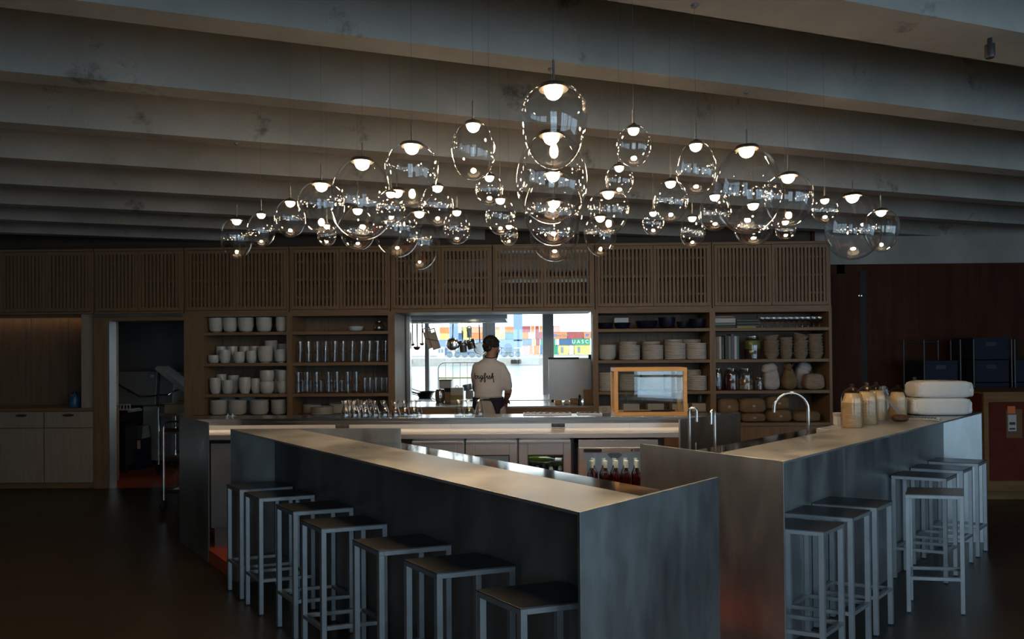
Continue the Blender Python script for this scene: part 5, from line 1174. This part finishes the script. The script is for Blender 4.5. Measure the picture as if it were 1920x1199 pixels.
P = lambda x, y: at_y(x, y, 520)
for a, b in (((1062.5, 660.6), (1062.5, 607)), ((1069, 660.6), (1069, 607)), ((1062.5, 620), (1069, 610)), ((1062.5, 607), (1069, 607)), ((1066, 607), (1054, 596)), ((1066, 607), (1066, 602))):
    MB().tube([P(*a), P(*b)], .22, 5).build('strut', 'ceramic_blue_white', t)

# ================================================================== THE COOK
def remesh(o, vox, smooth_it=6, disp=None):
    m = o.modifiers.new('skin', 'REMESH'); m.mode = 'VOXEL'; m.voxel_size = vox; m.use_smooth_shade = True
    s = o.modifiers.new('soft', 'SMOOTH'); s.factor = .5; s.iterations = smooth_it
    return o
YM = 7.28
M0 = Vector((at_y(916, 770, YM).x, YM, PLAT))
def mp(px, py, dy=0.): q = at_y(px, py, YM + dy); return q - M0
def ring_loft(rings, seg=24):
    """rings: (centre, rx, ry)"""
    m = MB(); vs = []; fs = []
    for c, rx, ry in rings: vs += [(c[0] + rx * cos(2 * pi * k / seg), c[1] + ry * sin(2 * pi * k / seg), c[2]) for k in range(seg)]
    n = len(rings)
    for i in range(n - 1):
        for k in range(seg): k2 = (k + 1) % seg; fs.append((i * seg + k, i * seg + k2, (i + 1) * seg + k2, (i + 1) * seg + k))
    fs += [tuple(range(seg))[::-1], tuple(range((n - 1) * seg, n * seg))]
    return m.add(vs, fs)
def limb(m, pts, rs, seg=12):
    m.tube(pts, rs, seg)
    for p, r in zip(pts, rs): m.ell(p, r * .995, r * .995, r * .995, 12, 8)
    return m
px2m = YM / F
torso = [(mp(917, 668), 6.5, .050), (mp(917, 673), 10.5, .065), (mp(917, 677.5), 18, .085), (mp(917, 683), 25, .10), (mp(917, 689), 30, .115), (mp(917, 700), 30.5, .122), (mp(916.5, 715), 28.5, .118), (mp(916, 730), 27, .112), (mp(915.5, 741), 26.5, .115)]
hips = [(mp(915.5, 741), 26.5, .115), (mp(915.5, 752), 27, .12), (mp(915.5, 768), 27, .125), (mp(915.5, 784), 25, .12)]
wrist_r = mp(949, 749, .20); elbow_r = mp(953, 733, .04); sh_r = mp(940.5, 688); sh_l = mp(893.5, 688)
elbow_l = mp(892, 728, .10); wrist_l = mp(903, 748, .28)
def hand(m, w, d, side):
    """palm and five fingers; w wrist, d direction of the fingers, side +1 for a right hand"""
    d = d.normalized(); up = Vector((0, 0, 1)); s = d.cross(up).normalized() * side; n = s.cross(d) * side
    palm = w + d * .05
    for k in range(3): m.ell(w + d * (.015 + .03 * k), .030 + .004 * k, .026, .018, 12, 8)
    for k, ln in enumerate((.066, .074, .069, .054)):
        b = w + d * .085 + s * (-.027 + .018 * k) * -1
        p1 = b + d * ln * .45 + Vector((0, 0, -.006)); p2 = b + d * ln * .78 + Vector((0, 0, -.022)); p3 = b + d * ln * .95 + Vector((0, 0, -.036))
        limb(m, [w + d * .06 + s * (-.022 + .015 * k) * -1, b, p1, p2, p3], [.011, .0100, .0092, .0086, .0078], 8)
    tb = w + d * .03 - s * -.028
    limb(m, [w + d * .02, w + d * .035 + s * .030, w + d * .06 + s * .044 + Vector((0, 0, -.012)), w + d * .08 + s * .048 + Vector((0, 0, -.025))], [.013, .012, .0105, .009], 8)
body = MB()
tr = ring_loft([(c - Vector((0, 0, .012)), r * px2m * .86, ry * .84) for c, r, ry in torso] + [(c, r * px2m * .95, ry * .95) for c, r, ry in hips])
body.add(tr.v, tr.f)
limb(body, [mp(920, 676), mp(921, 668, .01), mp(921.5, 660, .02)], [.064, .058, .056])
limb(body, [sh_r + Vector((-.022, 0, -.03)), mp(947, 706, .0), elbow_r, (elbow_r + wrist_r) / 2 + Vector((.004, 0, -.004)), wrist_r], [.046, .046, .043, .039, .028])
limb(body, [sh_l + Vector((.026, 0, -.03)), mp(893, 706, .03), elbow_l, (elbow_l + wrist_l) / 2, wrist_l], [.046, .045, .043, .038, .028])
hand(body, wrist_r, Vector((-.12, .8, -.42)), 1); hand(body, wrist_l, Vector((.1, .9, -.35)), -1)
for s in (-1, 1):
    hp = Vector((s * .09, 0, .90)); kn = Vector((s * .10, .015, .50)); an = Vector((s * .105, -.02, .085))
    limb(body, [hp, (hp + kn) / 2, kn, kn + (an - kn) * .35 + Vector((0, -.012, 0)), an], [.098, .085, .062, .058, .042], 14)
# head, turned to the right and bent a little down
HC = mp(921, 653, .035); HR = (Matrix.Rotation(radians(-34), 3, 'Z') @ Matrix.Rotation(radians(-12), 3, 'X'))
hd = MB()
hd.ell((0, -.005, .025), .076, .095, .092, 20, 14); hd.ell((0, .025, -.035), .062, .070, .078, 18, 12)
hd.ell((0, .060, -.080), .036, .030, .026, 12, 8)
limb(hd, [(0, .088, .025), (0, .112, -.010), (0, .106, -.022)], [.011, .014, .012], 8)
for s in (-1, 1):
    hd.ell((s * .078, -.005, -.005), .010, .020, .032, 10, 8); hd.ell((s * .030, .086, .030), .022, .012, .009, 10, 6); hd.ell((s * .05, .07, -.02), .022, .020, .022, 10, 8)
hd.ell((0, .094, -.052), .026, .010, .007, 10, 6); hd.ell((0, .091, -.063), .022, .010, .007, 10, 6)
hd.turn(HR).move(HC); body.add(hd.v, hd.f)
cook = thing('person', 'person in a white T-shirt and navy apron working at the kitchen pass', 'person', M0, world_parts=False)
remesh(body.build('body', 'skin', cook), .0075, 4)
# eyes
m = MB()
for s in (-1, 1): m.ell((s * .031, .0905, .016), .012, .009, .009, 10, 8)
m.turn(HR).move(HC).build('eyes', 'black_gloss', cook, smooth=True)
# hair and beard
rnd = random.Random(3)
def tuft(m, n, r0, fn):
    for k in range(n):
        p = fn(rnd); r = r0 * rnd.uniform(.7, 1.25); m.ell(p, r, r, r * rnd.uniform(.8, 1.3), 8, 6)
hr = MB(); hr.ell((0, -.012, .040), .080, .096, .087, 20, 14)
def hpt(r):
    a = r.uniform(0, 2 * pi); e = r.uniform(-.25, 1.45)
    x, y, z = .082 * cos(e) * cos(a), -.012 + .098 * cos(e) * sin(a), .042 + .090 * sin(e)
    if y > .05 and z < .07: z = .085
    if y < 0 and e < 0: z -= .02
    return (x, y, z)
tuft(hr, 420, .0095, hpt)
hr.ell((0, -.070, -.015), .058, .030, .045, 14, 8)
remesh(hr.turn(HR).move(HC).build('hair', 'hair', cook), .0045, 2)
bd = MB()
def bpt(r):
    a = r.uniform(radians(5), radians(175)); e = r.uniform(0, 1)
    return (.066 * cos(a) * (1 - .25 * e), .030 + .060 * sin(a), -.045 - .065 * e * (.6 + .4 * sin(a)))
tuft(bd, 260, .010, bpt)
remesh(bd.turn(HR).move(HC).build('beard', 'hair', cook), .006, 1)
gs = MB()
for s in (-1, 1):
    gs.tube([(s * .034 + .025 * cos(a), .103, .014 + .021 * sin(a)) for a in [2 * pi * k / 16 for k in range(16)]], .0024, 6, closed=True)
    gs.tube([(s * .059, .103, .018), (s * .083, .09, .02), (s * .086, .0, .018), (s * .08, -.02, .002)], .0022, 6)
gs.tube([(-.010, .104, .018), (.010, .104, .018)], .0022, 6)
gs.turn(HR).move(HC).build('glasses', 'chrome', cook, smooth=True)
# T-shirt with lettering
sh = ring_loft([(c, r * px2m, ry) for c, r, ry in torso[1:]] + [(mp(915.5, 748), 26.8 * px2m, .124)], 32)
limb(sh, [sh_r + Vector((-.014, 0, -.012)), mp(947, 706, .0), mp(950.5, 724, .02)], [.066, .064, .061], 16)
limb(sh, [sh_l + Vector((.016, 0, -.012)), mp(893, 705, .03), mp(894, 718, .07)], [.066, .062, .058], 16)
def crumple(x, y, z): k = .004 * (sin(38 * z + 11 * x) + sin(23 * x - 31 * z) * .8 + sin(17 * y + 40 * z)); return (x * (1 + k * .9), y + k * (1 if y < 0 else -1), z)
shirt = remesh(sh.warp(crumple).build('t_shirt', 'shirt', cook), .009, 5)
MB().tube([(p[0], p[1], p[2]) for p in [tuple(mp(919.5, 671.5) + Vector((.064 * cos(a), .058 * sin(a), .012 * sin(a)))) for a in [2 * pi * k / 24 for k in range(24)]]], .0075, 8, closed=True).build('collar', 'shirt', cook, smooth=True)
# hand-written word: strokes in letter units (x, y), written left to right
WORD = [
 [(0, 1.65), (-.06, 1.0), (.0, .25), (.22, .02), (.48, .2), (.5, .55), (.28, .75), (.06, .55), (.1, .3)],
 [(.50, .50), (.72, .66), (.82, .62), (.80, .3), (.86, .06), (1.0, .1), (1.15, .45)],
 [(1.62, .62), (1.42, .72), (1.2, .55), (1.22, .2), (1.42, .12), (1.58, .35), (1.64, .68), (1.60, .1), (1.50, -.45), (1.28, -.62), (1.16, -.42), (1.4, -.1), (1.8, .2), (2.1, .62), (2.32, 1.2), (2.3, 1.62), (2.12, 1.66), (2.02, 1.2), (2.0, .3), (2.0, -.5), (2.12, -.72), (2.25, -.5), (2.22, .1), (2.2, .3), (2.45, .42)],
 [(2.45, .42), (2.60, .66), (2.68, .62), (2.66, .25), (2.74, .06), (2.9, .15), (3.05, .5), (3.15, .74), (3.2, .5), (3.32, .25), (3.25, .02), (3.02, .08), (3.2, .05), (3.45, .3)],
 [(3.45, .3), (3.72, .9), (3.86, 1.5), (3.78, 1.68), (3.66, 1.5), (3.62, .8), (3.60, .05), (3.64, .4), (3.82, .68), (3.95, .55), (3.82, .3), (3.92, .1), (3.98, -.3), (3.96, -.65), (4.12, -.75)]]
dg = bpy.context.evaluated_depsgraph_get(); dg.update()
sev = shirt.evaluated_get(dg)
lx0, ly0 = 891.5, 710.2; sx_, sy_ = 35.5 / 4.05, 6.2
WORD = [[(x, y * 1.35 if y < .78 else 1.05 + (y - .78) * .72) for x, y in st] for st in WORD]
lm = MB()
def cat(ps, n=6):
    out = []
    for i in range(len(ps) - 1):
        p0 = ps[max(0, i - 1)]; p1 = ps[i]; p2 = ps[i + 1]; p3 = ps[min(len(ps) - 1, i + 2)]
        for k in range(n):
            t = k / n; out.append(tuple(.5 * (2 * p1[j] + (p2[j] - p0[j]) * t + (2 * p0[j] - 5 * p1[j] + 4 * p2[j] - p3[j]) * t * t + (3 * p1[j] - p0[j] - 3 * p2[j] + p3[j]) * t ** 3) for j in (0, 1)))
    return out + [ps[-1]]
for st in WORD:
    pts = []
    for x, y in cat(st):
        q = mp(lx0 + x * sx_, ly0 - y * sy_)
        ok, loc, nor, _i = sev.ray_cast(Vector((q.x, -1.0, q.z)), Vector((0, 1, 0)))
        pts.append((q.x, (loc.y if ok else -.12) - .0015, q.z))
    lm.tube(pts, .0044, 6)
lm.build('shirt_lettering', 'ink', cook, smooth=True)
# trousers, apron with open back, apron band
pm('trousers', (.36, .34, .33), (.42, .40, .39), rough=.9, scale=10, bump=.3)
tm = ring_loft([(c, r * px2m * 1.01, ry * 1.02) for c, r, ry in hips] , 24)
for s in (-1, 1): limb(tm, [(s * .09, 0, .88), (s * .098, .008, .69), (s * .102, .012, .48), (s * .106, -.02, .10)], [.108, .096, .082, .075], 16)
remesh(tm.build('trousers', 'trousers', cook), .012, 4)
def apron_shell(m):
    rows = []
    for i, (py, half_gap) in enumerate(((745, .30), (752, .48), (760, .60), (770, .72), (790, .80), (830, .9), (880, .95))):
        c = mp(915.5, py); rx, ry = (29.0 + .05 * (py - 740)) * px2m, .134 + .0003 * (py - 740)
        rows.append([(c.x + rx * cos(a), c.y + ry * sin(a), c.z) for a in [-pi / 2 - .22 + half_gap + (2 * pi - 2 * half_gap) * k / 30 for k in range(31)]])
    n = 31; vs = [p for r in rows for p in r]; fs = [(i * n + k, i * n + k + 1, (i + 1) * n + k + 1, (i + 1) * n + k) for i in range(len(rows) - 1) for k in range(n - 1)]
    return m.add(vs, fs)
o = apron_shell(MB()).build('apron', 'apron', cook, smooth=True); s_ = o.modifiers.new('cloth', 'SOLIDIFY'); s_.thickness = .006
c = mp(915.5, 749.5); MB().tube([(c.x + 28.6 * px2m * cos(a), c.y + .136 * sin(a), c.z + .008 * sin(3 * a)) for a in [2 * pi * k / 40 for k in range(40)]], .008, 8, closed=True).build('apron_band', 'apron', cook, smooth=True)
c = mp(923, 670, -.0); MB().tube([(c.x - .012 + .068 * cos(a), c.y + .064 * sin(a), c.z + .01 + .02 * sin(a)) for a in [2 * pi * k / 24 for k in range(24)]], .005, 6, closed=True).build('neck_strap', 'apron', cook, smooth=True)
for s in (-1, 1): lump(.105, .28, .09, 50 + s, .8, .6, .004).move((s * .105, .055, 0)).build('shoe', 'black', cook, smooth=True)

# ================================================================== ON THE RIGHT BAR
pb_me = MB().lathe([(.044, .0635), (0, .0635), (0, .062), (.0425, .062), (.0615, .003), (.0665, .004), (.0685, .002), (.0665, 0), (.0625, .001), (.0445, .062)], 24).mesh('paper_bowl', 'paper_cup', True)
SLV = [(2.285, 4.62, 20, 'farthest from the laptop'), (2.475, 4.79, 20, 'second from the white carton'), (2.69, 5.06, 19, 'behind the brown loaf'), (3.03, 5.385, 15, 'behind the laptop screen')]
for k, (sx0, sy0, n, l) in enumerate(SLV):
    p = Vector((sx0, sy0, BARZ))
    for q in range(n): put('paper_bowl', pb_me, p.x, p.y, BARZ + .002 + q * .0088, nth_up(q, n) + ' kraft paper bowl upside down in the sleeve ' + l, 'bowl', 'paper bowls in clear sleeves')
    h = .002 + n * .0088 + .06; rs = random.Random(20 + k)
    t = thing('plastic_sleeve', 'crinkled clear plastic sleeve over paper bowls, ' + l, 'plastic bag', p, 0, 'clear sleeves', world_parts=False)
    prof = [(.071, .0), (.0725, .02), (.0715, h * .4), (.073, h * .7), (.070, h * .85), (.062, h * .97), (.048, h * 1.06), (.030, h * 1.13), (.010, h * 1.17), (.016, h * 1.23), (.004, h * 1.27)]
    ph = [rs.uniform(0, 6) for _ in range(4)]
    MB().lathe(prof, 28).warp(lambda x, y, z: (x * (1 + .035 * sin(5 * atan2(y, x) + ph[0] + 30 * z) * min(1, .3 + max(0, (z - h * .7) * 12))) + (z > h) * .004 * sin(60 * z + ph[1]), y * (1 + .035 * sin(4 * atan2(y, x) + ph[2] + 40 * z) * min(1, .3 + max(0, (z - h * .7) * 12))), z)).build('sleeve', 'poly_bag', t, smooth=True)
p = Vector((2.895, 5.345, BARZ)); t = thing('empty_bag', 'empty crumpled clear plastic bag behind the laptop screen', 'plastic bag', p, world_parts=False)
lump(.10, .045, .24, 77, .75, .6, .05).build('film', 'poly_bag', t, smooth=True)
# flour sacks
for k, (px0, px1, py0, py1, l) in enumerate(((1704, 1822, 743.5, 779, 'white paper flour sack lying flat under another'), (1712, 1824, 711.5, 746, 'white paper flour sack lying on top of another'))):
    Y = 5.425; a = at_y(px0, py1, 5.33); b = at_y(px1, py0, 5.33); w = b.x - a.x; h = w_of(py1 - py0, Y) * .92; w *= .93
    t = thing('flour_sack', l, 'sack', ((a.x + b.x) / 2 + .025, Y, BARZ + (0 if k == 0 else w_of(35, Y) * .905)), 0, 'flour sacks on the bar', world_parts=False)
    sd = random.Random(40 + k)
    lump(w * .97, .23, h, 61 + k, 1., .34, .011).build('sack', 'sack_white', t, smooth=True)
    for s in (-1, 1): lump(.05, .20, h * .86, 65 + k + s, .9, .45, .03).move((s * w * .455, 0, h * .05)).build('folded_end', 'sack_white', t, smooth=True)
    m = MB()
    for q in range(9 if k else 6): x = (-.05 + .016 * q) if k else (-.10 + .02 * q); m.box(x, x + .008, -.085, -.06, h - .0005, h + .0012)
    o = m.build('print', 'ink', t); o['kind'] = 'stuff'
# laptop with its screen open
p = at_z(1726, 787, BARZ); lw, ld = .25, .17
t = thing('laptop', 'slim open laptop lying on the bar before the flour sacks', 'laptop', (p.x, p.y, BARZ), radians(-35), world_parts=False)
MB().box(-lw / 2, lw / 2, -ld / 2, ld / 2, .001, .014).build('base', 'stainless', t, bevel=.003)
m = MB()
for r in range(4):
    for q in range(10): m.box(-.10 + q * .0205, -.10 + q * .0205 + .016, -.03 + r * .024, -.03 + r * .024 + .019, .0139, .0152)
o = m.build('keyboard', 'black', t); o['kind'] = 'stuff'
MB().box(0, .008, -ld / 2, ld / 2, 0, .215).turn(Matrix.Rotation(radians(-34), 3, 'Y')).move((-lw / 2, 0, .012)).build('screen', 'stainless_dull', t, bevel=.002)
p = Vector((2.80, 4.945, BARZ)); t = thing('brown_loaf', 'small dark brown loaf lying beside the laptop', 'loaf', p, world_parts=False)
lump(.12, .08, .052, 71, .85, .75, .006).build('crust', 'walnut', t, smooth=True)
p = Vector((2.255, 4.745, BARZ)); t = thing('white_carton', 'small white carton standing behind the paper bowls', 'carton', p, world_parts=False)
MB().box(-.03, .03, -.03, .03, 0, .085).build('body', 'paper_white', t, bevel=.003); MB().box(-.031, .031, -.031, .031, .062, .086).build('lid', 'label_grey', t)
p = Vector((3.285, 5.583, BARZ)); t = thing('steel_flask', 'slim steel flask standing behind the flour sacks', 'flask', p, world_parts=False)
MB().lathe([(0, 0), (.018, 0), (.018, .26), (.015, .27), (0, .27)], 14).build('body', 'stainless_dull', t, smooth=True); MB().lathe([(0, .27), (.017, .27), (.017, .30), (0, .30)], 12).build('cap', 'black', t, smooth=True)
# ================================================================== RIGHT REAR: crate, roll cages, door
YX = 7.15; x0 = at_y(1846, 850, YX).x; x1 = x0 + 1.15; zt = 1.145
t = thing('wooden_crate', 'tall wooden transport crate with dark red panel and paper labels', 'crate', ((x0 + x1) / 2, YX + .4, 0))
pm('crate_wood', (.15, .085, .035), (.22, .13, .06), rough=.85, spec=.12, scale=3, stretch=(1, 6, 6)); pm('crate_sheet', (.16, .09, .055), rough=.8, spec=.1); pm('label_orange', (.62, .15, .05), rough=.8); pm('crate_red', (.085, .018, .012), (.12, .028, .018), rough=.85, spec=.10, scale=4)
MB().box(x0 + .02, x1 - .02, YX + .02, YX + .72, .12, zt - .01).build('panel_box', 'crate_red', t)
for nm, a in (('frame_post', (x0, x0 + .05, YX, YX + .03, .12, zt - .09)), ('frame_post', (x1 - .05, x1, YX, YX + .03, .12, zt - .09)), ('frame_rail', (x0, x1, YX - .002, YX + .03, zt - .09, zt)), ('frame_rail', (x0, x1, YX - .002, YX + .03, .1, .21)), ('skid', (x0, x1, YX + .05, YX + .15, 0, .12)), ('skid', (x0, x1, YX + .58, YX + .68, 0, .12)), ('lid_board', (x0 - .005, x1 + .005, YX - .005, YX + .74, zt - .005, zt + .018))):
    MB().box(*a).build(nm, 'crate_wood', t, bevel=.002)
for nm, pr, mt in (('backing_sheet', (1887, 1916, 768, 822), 'crate_sheet'), ('orange_label', (1889, 1903, 762, 776), 'label_orange'), ('white_label', (1890, 1905, 778, 809), 'label_grey'), ('bar_code', (1892, 1903, 792, 797), 'black'), ('label_line', (1892, 1903, 803, 806), 'black')):
    a = at_y(pr[0], pr[3], YX + .019); b = at_y(pr[1], pr[2], YX + .019); d = {'backing_sheet': .003, 'orange_label': .005, 'white_label': .005}.get(nm, .0065)
    MB().box(a.x, b.x, YX + .02 - d, YX + .021, a.z, b.z).build(nm, mt, t)
for k, (px0, px1, l) in enumerate(((1733, 1801, 'beside the flour sacks'), (1826, 1897, 'behind the wooden crate'), (1903, 1975, 'past the wooden crate'))):
    Y = 7.95 + .0 * k; a = at_y(px0, 700, Y).x; b = at_y(px1, 700, Y).x
    t = thing('roll_cage', 'dark roll cage holding navy crates ' + l, 'roll cage', ((a + b) / 2, Y + .2, 0), group='roll cages by the dark wall')
    for x in (a, b):
        for yy in (Y, Y + .42): MB().tube([(x, yy, .12), (x, yy, 1.74)], .011, 8).build('post', 'dark_metal', t)
    MB().box(a, b, Y, Y + .42, .10, .13).build('deck', 'dark_metal', t)
    for z in (.6, 1.1, 1.72): MB().tube([(a, Y + .42, z), (b, Y + .42, z)], .008, 6).build('rail', 'dark_metal', t)
    for x in (a + .03, b - .03):
        for yy in (Y + .03, Y + .39): MB().lathe([(0, -.014), (.045, -.014), (.05, 0), (.045, .014), (0, .014)], 12).turn(Matrix.Rotation(radians(90), 3, 'Y')).move((x, yy, .05)).build('caster', 'rubber', t, smooth=True)
    for q in range(5 if k != 1 else 6):
        z = .1305 + q * .272
        c = thing('navy_crate', nth_up(q, 5 if k != 1 else 6) + ' navy plastic crate in the roll cage ' + l, 'crate', ((a + b) / 2, Y + .21, z), 0, 'navy crates', world_parts=False); hw = (b - a) / 2 - .016
        MB().box(-hw, hw, -.185, .185, 0, .01).box(-hw, hw, -.185, -.175, 0, .27).box(-hw, hw, .175, .185, 0, .27).box(-hw, -hw + .01, -.175, .175, 0, .27).box(hw - .01, hw, -.175, .175, 0, .27).build('shell', 'plastic_navy', c)
        MB().box(-hw - .004, hw + .004, -.19, -.183, .235, .268).build('rim', 'plastic_navy', c, bevel=.002); MB().box(-.06, .06, -.188, -.184, .17, .215).build('hand_hole', 'black', c)
d = struct(MB().box(3.80, at_y(1612, 600, YBR).x, YBR - .03, YBR - .001, 0, 2.62).build('door_1', 'maroon_wall', bevel=.003))
MB().box(at_y(1612, 600, YBR).x, at_y(1624, 600, YBR).x, YBR - .012, YBR - .001, 0, 2.66).build('door_gap_shade', 'rubber', d)  # near-black strip: shade of the gap beside the door, put in as colour
for px in (1610, 1614.5): p = at_y(px, 555, YBR - .04); MB().lathe([(0, 0), (.009, 0), (.009, .012), (0, .012)], 10).turn(Matrix.Rotation(radians(90), 3, 'X')).move(p).build('screw_head', 'chrome', d, smooth=True)
# ================================================================== LEFT: view into the dish-washing corner
struct(MB().box(-8.2, -3.3, 10.45, 10.5, 0, 2.98).build('wall_dish', 'steel_wall'))
YD = 9.55
def db(px0, px1, py0, py1, Y=YD): a = at_y(px0, py1, Y); b = at_y(px1, py0, Y); return a.x, b.x, a.z, b.z
for k, (px0, px1, pyt, pyb) in enumerate(((214, 291, 697, 761), (297, 323, 699, 760))):
    x0, x1, z0, z1 = db(px0, px1, pyt, pyb)
    t = thing('hood_dishwasher', 'steel hood dishwasher ' + ('with long bent handle bar, nearer the door post' if k == 0 else 'beside the trays'), 'dishwasher', ((x0 + x1) / 2, YD + .3, 0), group='hood dishwashers')
    MB().add([(x0, YD, z0), (x1, YD, z0), (x1, YD + .6, z0), (x0, YD + .6, z0), (x0, YD + .06, z1), (x1, YD + .06, z1), (x1, YD + .6, z1), (x0, YD + .6, z1)], [(3, 2, 1, 0), (4, 5, 6, 7), (0, 1, 5, 4), (1, 2, 6, 5), (2, 3, 7, 6), (3, 0, 4, 7)]).build('hood', 'steel_wall', t, bevel=.006)
    a, b, zz0, zz1 = db(267 if k == 0 else 300, 294 if k == 0 else 322, 762, 872); MB().box(a, b, YD + .02, YD + .58, .08, zz1).build('base', 'steel_wall', t, bevel=.004)
    for x in (a + .03, b - .03): MB().tube([(x, YD + .06, 0), (x, YD + .06, .09)], .018, 8).build('foot', 'black', t)
    p0, p1, p2 = (at_y(214, 717, YD - .12), at_y(263, 745, YD - .16), at_y(297, 742, YD - .12)) if k == 0 else (at_y(299, 741, YD - .12), at_y(316, 741, YD - .14), at_y(325, 735, YD - .05))
    MB().tube([p0, p1, p2, p2 + Vector((0, .12, .02))], .011, 8).build('handle_bar', 'chrome', t, smooth=True)
    p = db(282, 288, 703, 708); MB().box(p[0], p[1], YD + .008, YD + .03, p[2], p[3]).build('badge', 'plastic_white', t) if k == 0 else None
x0, x1, z0, z1 = db(200, 266, 766, 771)
t = thing('inlet_table', 'steel run-in table of the dishwasher with an upstand rack', 'table', ((x0 + x1) / 2, YD + .2, 0))
MB().box(x0, x1, YD - .34, YD + .55, z0, z1).build('table_top', 'stainless', t, bevel=.003)
for x in (x0 + .04, at_y(224, 800, YD).x): MB().tube([(x, YD, 0), (x, YD, z0)], .017, 8).build('leg', 'chrome', t)
YK_ = YD - .33; p = at_y(231, 765, YK_)
rk = thing('dish_rack', 'low white plastic dish rack on the run-in table', 'dish rack', (p.x, YK_ + .12, z1)); 
MB().box(p.x - .14, p.x + .1, YK_, YK_ + .25, z1, z1 + .015).build('rack_floor', 'plastic_white', rk)
for q in range(6): MB().box(p.x - .14 + q * .046, p.x - .13 + q * .046, YK_, YK_ + .012, z1 + .015, z1 + .075).build('slat', 'plastic_white', rk)
MB().box(p.x - .14, p.x + .1, YK_ - .002, YK_ + .012, z1 + .07, z1 + .09).build('rack_rim', 'plastic_white', rk)
x0, x1, z0, z1 = db(242, 265, 801, 877, 9.23)
t = thing('waste_bin', 'blue-grey waste bin with a slanted grey lid', 'bin', ((x0 + x1) / 2, 9.34, 0))
MB().box(x0, x1, 9.23, 9.46, 0, .44).build('bin_body', 'plastic_navy', t, bevel=.006); MB().add([(x0 - .005, 9.225, .44), (x1 + .005, 9.225, .44), (x1 + .005, 9.465, .44), (x0 - .005, 9.465, .44), (x0 + .03, 9.32, z1), (x1 - .03, 9.32, z1), (x1 - .03, 9.455, z1), (x0 + .03, 9.455, z1)], [(3, 2, 1, 0), (4, 5, 6, 7), (0, 1, 5, 4), (1, 2, 6, 5), (2, 3, 7, 6), (3, 0, 4, 7)]).build('lid', 'stainless_dull', t)
MB().box((x0 + x1) / 2 + .03, (x0 + x1) / 2 + .075, 9.226, 9.23, .30, .42).build('sticker', 'paint_pink', t)
x0, x1, z0, z1 = db(208, 236, 797, 895, 8.95)
t = thing('wheeled_bin', 'black wheeled bin beside the steel door jamb', 'bin', ((x0 + x1) / 2, 9.1, 0))
MB().box(x0, x1, 8.95, 9.2, .10, .64).build('bin_body', 'black', t, bevel=.01); MB().box(x0 - .01, x1 + .01, 8.94, 9.21, .64, .69).build('rim', 'plastic_navy', t, bevel=.006)
for x in (x0 + .03, x1 - .03): MB().lathe([(0, -.014), (.045, -.014), (.05, 0), (.045, .014), (0, .014)], 14).turn(Matrix.Rotation(radians(90), 3, 'Y')).move((x, 9.0, .05)).build('wheel', 'rubber', t, smooth=True)
MB().box(x0 + .02, x1 - .02, 8.99, 9.16, .05, .10).build('wheel_base', 'dark_metal', t)
# service trolleys
def trolley(label, xa, xb, y0, y1, h, shelves, sm):
    t = thing('service_trolley', label, 'trolley', ((xa + xb) / 2, (y0 + y1) / 2, 0), group='service trolleys')
    r = .07
    for y in (y0, y1):
        MB().tube([(xa, y, .11), (xa, y, h - r)] + [(xa + r - r * cos(a), y, h - r + r * sin(a)) for a in [pi / 2 * k / 5 for k in range(1, 6)]] + [(xb - r, y, h)] + [(xb - r + r * sin(a), y, h - r + r * cos(a)) for a in [pi / 2 * k / 5 for k in range(1, 6)]] + [(xb, y, .11)], .0125, 8).build('frame_tube', 'chrome', t, smooth=True)
        for x in (xa, xb):
            f = MB().lathe([(0, -.015), (.05, -.015), (.058, 0), (.05, .015), (0, .015)], 14).turn(Matrix.Rotation(radians(90), 3, 'Y')).move((x, y, .058)).build('caster', 'rubber', t, smooth=True)
            MB().box(x - .012, x + .012, y - .02, y + .02, .06, .12).build('fork', 'dark_metal', f)
    for z in shelves:
        MB().box(xa + .012, xb - .012, y0, y1, z - .012, z).box(xa + .012, xb - .012, y0 - .004, y0 + .006, z, z + .03).box(xa + .012, xb - .012, y1 - .006, y1 + .004, z, z + .03).build('shelf', sm, t)
    return t
xa = at_y(307, 850, 6.80).x; trolley('tubular steel service trolley in front of the kitchen doorway', xa, xa + .62, 6.80, 7.35, .94, (.20, .54, .84), 'stainless')
xa = at_y(297.5, 800, 8.98).x; trolley('second service trolley standing inside the kitchen doorway', xa, xa + .62, 8.98, 9.42, .96, (.22, .55, .80), 'stainless')
pm('tray_beige', (.50, .40, .24), (.58, .47, .30), rough=.5, scale=6)
for k in range(2):
    t = thing('food_tray', ['beige food tray on the inner trolley', 'beige food tray stacked on another on the inner trolley'][k], 'tray', (xa + .28, 9.2, .801 + .08 * k), 0, 'beige food trays', world_parts=False)
    MB().box(-.22, .22, -.15, .15, 0, .008).box(-.23, .23, -.16, -.15, 0, .078).box(-.23, .23, .15, .16, 0, .078).box(-.23, -.22, -.15, .15, 0, .078).box(.22, .23, -.15, .15, 0, .078).build('tray_body', 'tray_beige', t); MB().box(-.24, .24, -.17, -.158, .066, .08).build('rim', 'tray_beige', t, bevel=.002)
a = at_y(305, 688, 9.2); ln, an = .40, radians(38)
t = thing('leaning_lid', 'long pale plastic lid leaning on the beige trays of the inner trolley', 'lid', (a.x + ln * cos(an), 9.2, a.z - ln * sin(an)), world_parts=False); t.rotation_euler = (0, an, 0)
MB().box(-ln, ln, -.14, .14, -.012, .012).build('lid_panel', 'label_grey', t, bevel=.004); MB().box(-ln - .006, ln + .006, -.15, -.135, -.045, .018).build('lid_rim', 'label_grey', t, bevel=.003); MB().box(-ln - .006, ln + .006, .135, .15, -.045, .018).build('lid_rim', 'label_grey', t, bevel=.003)
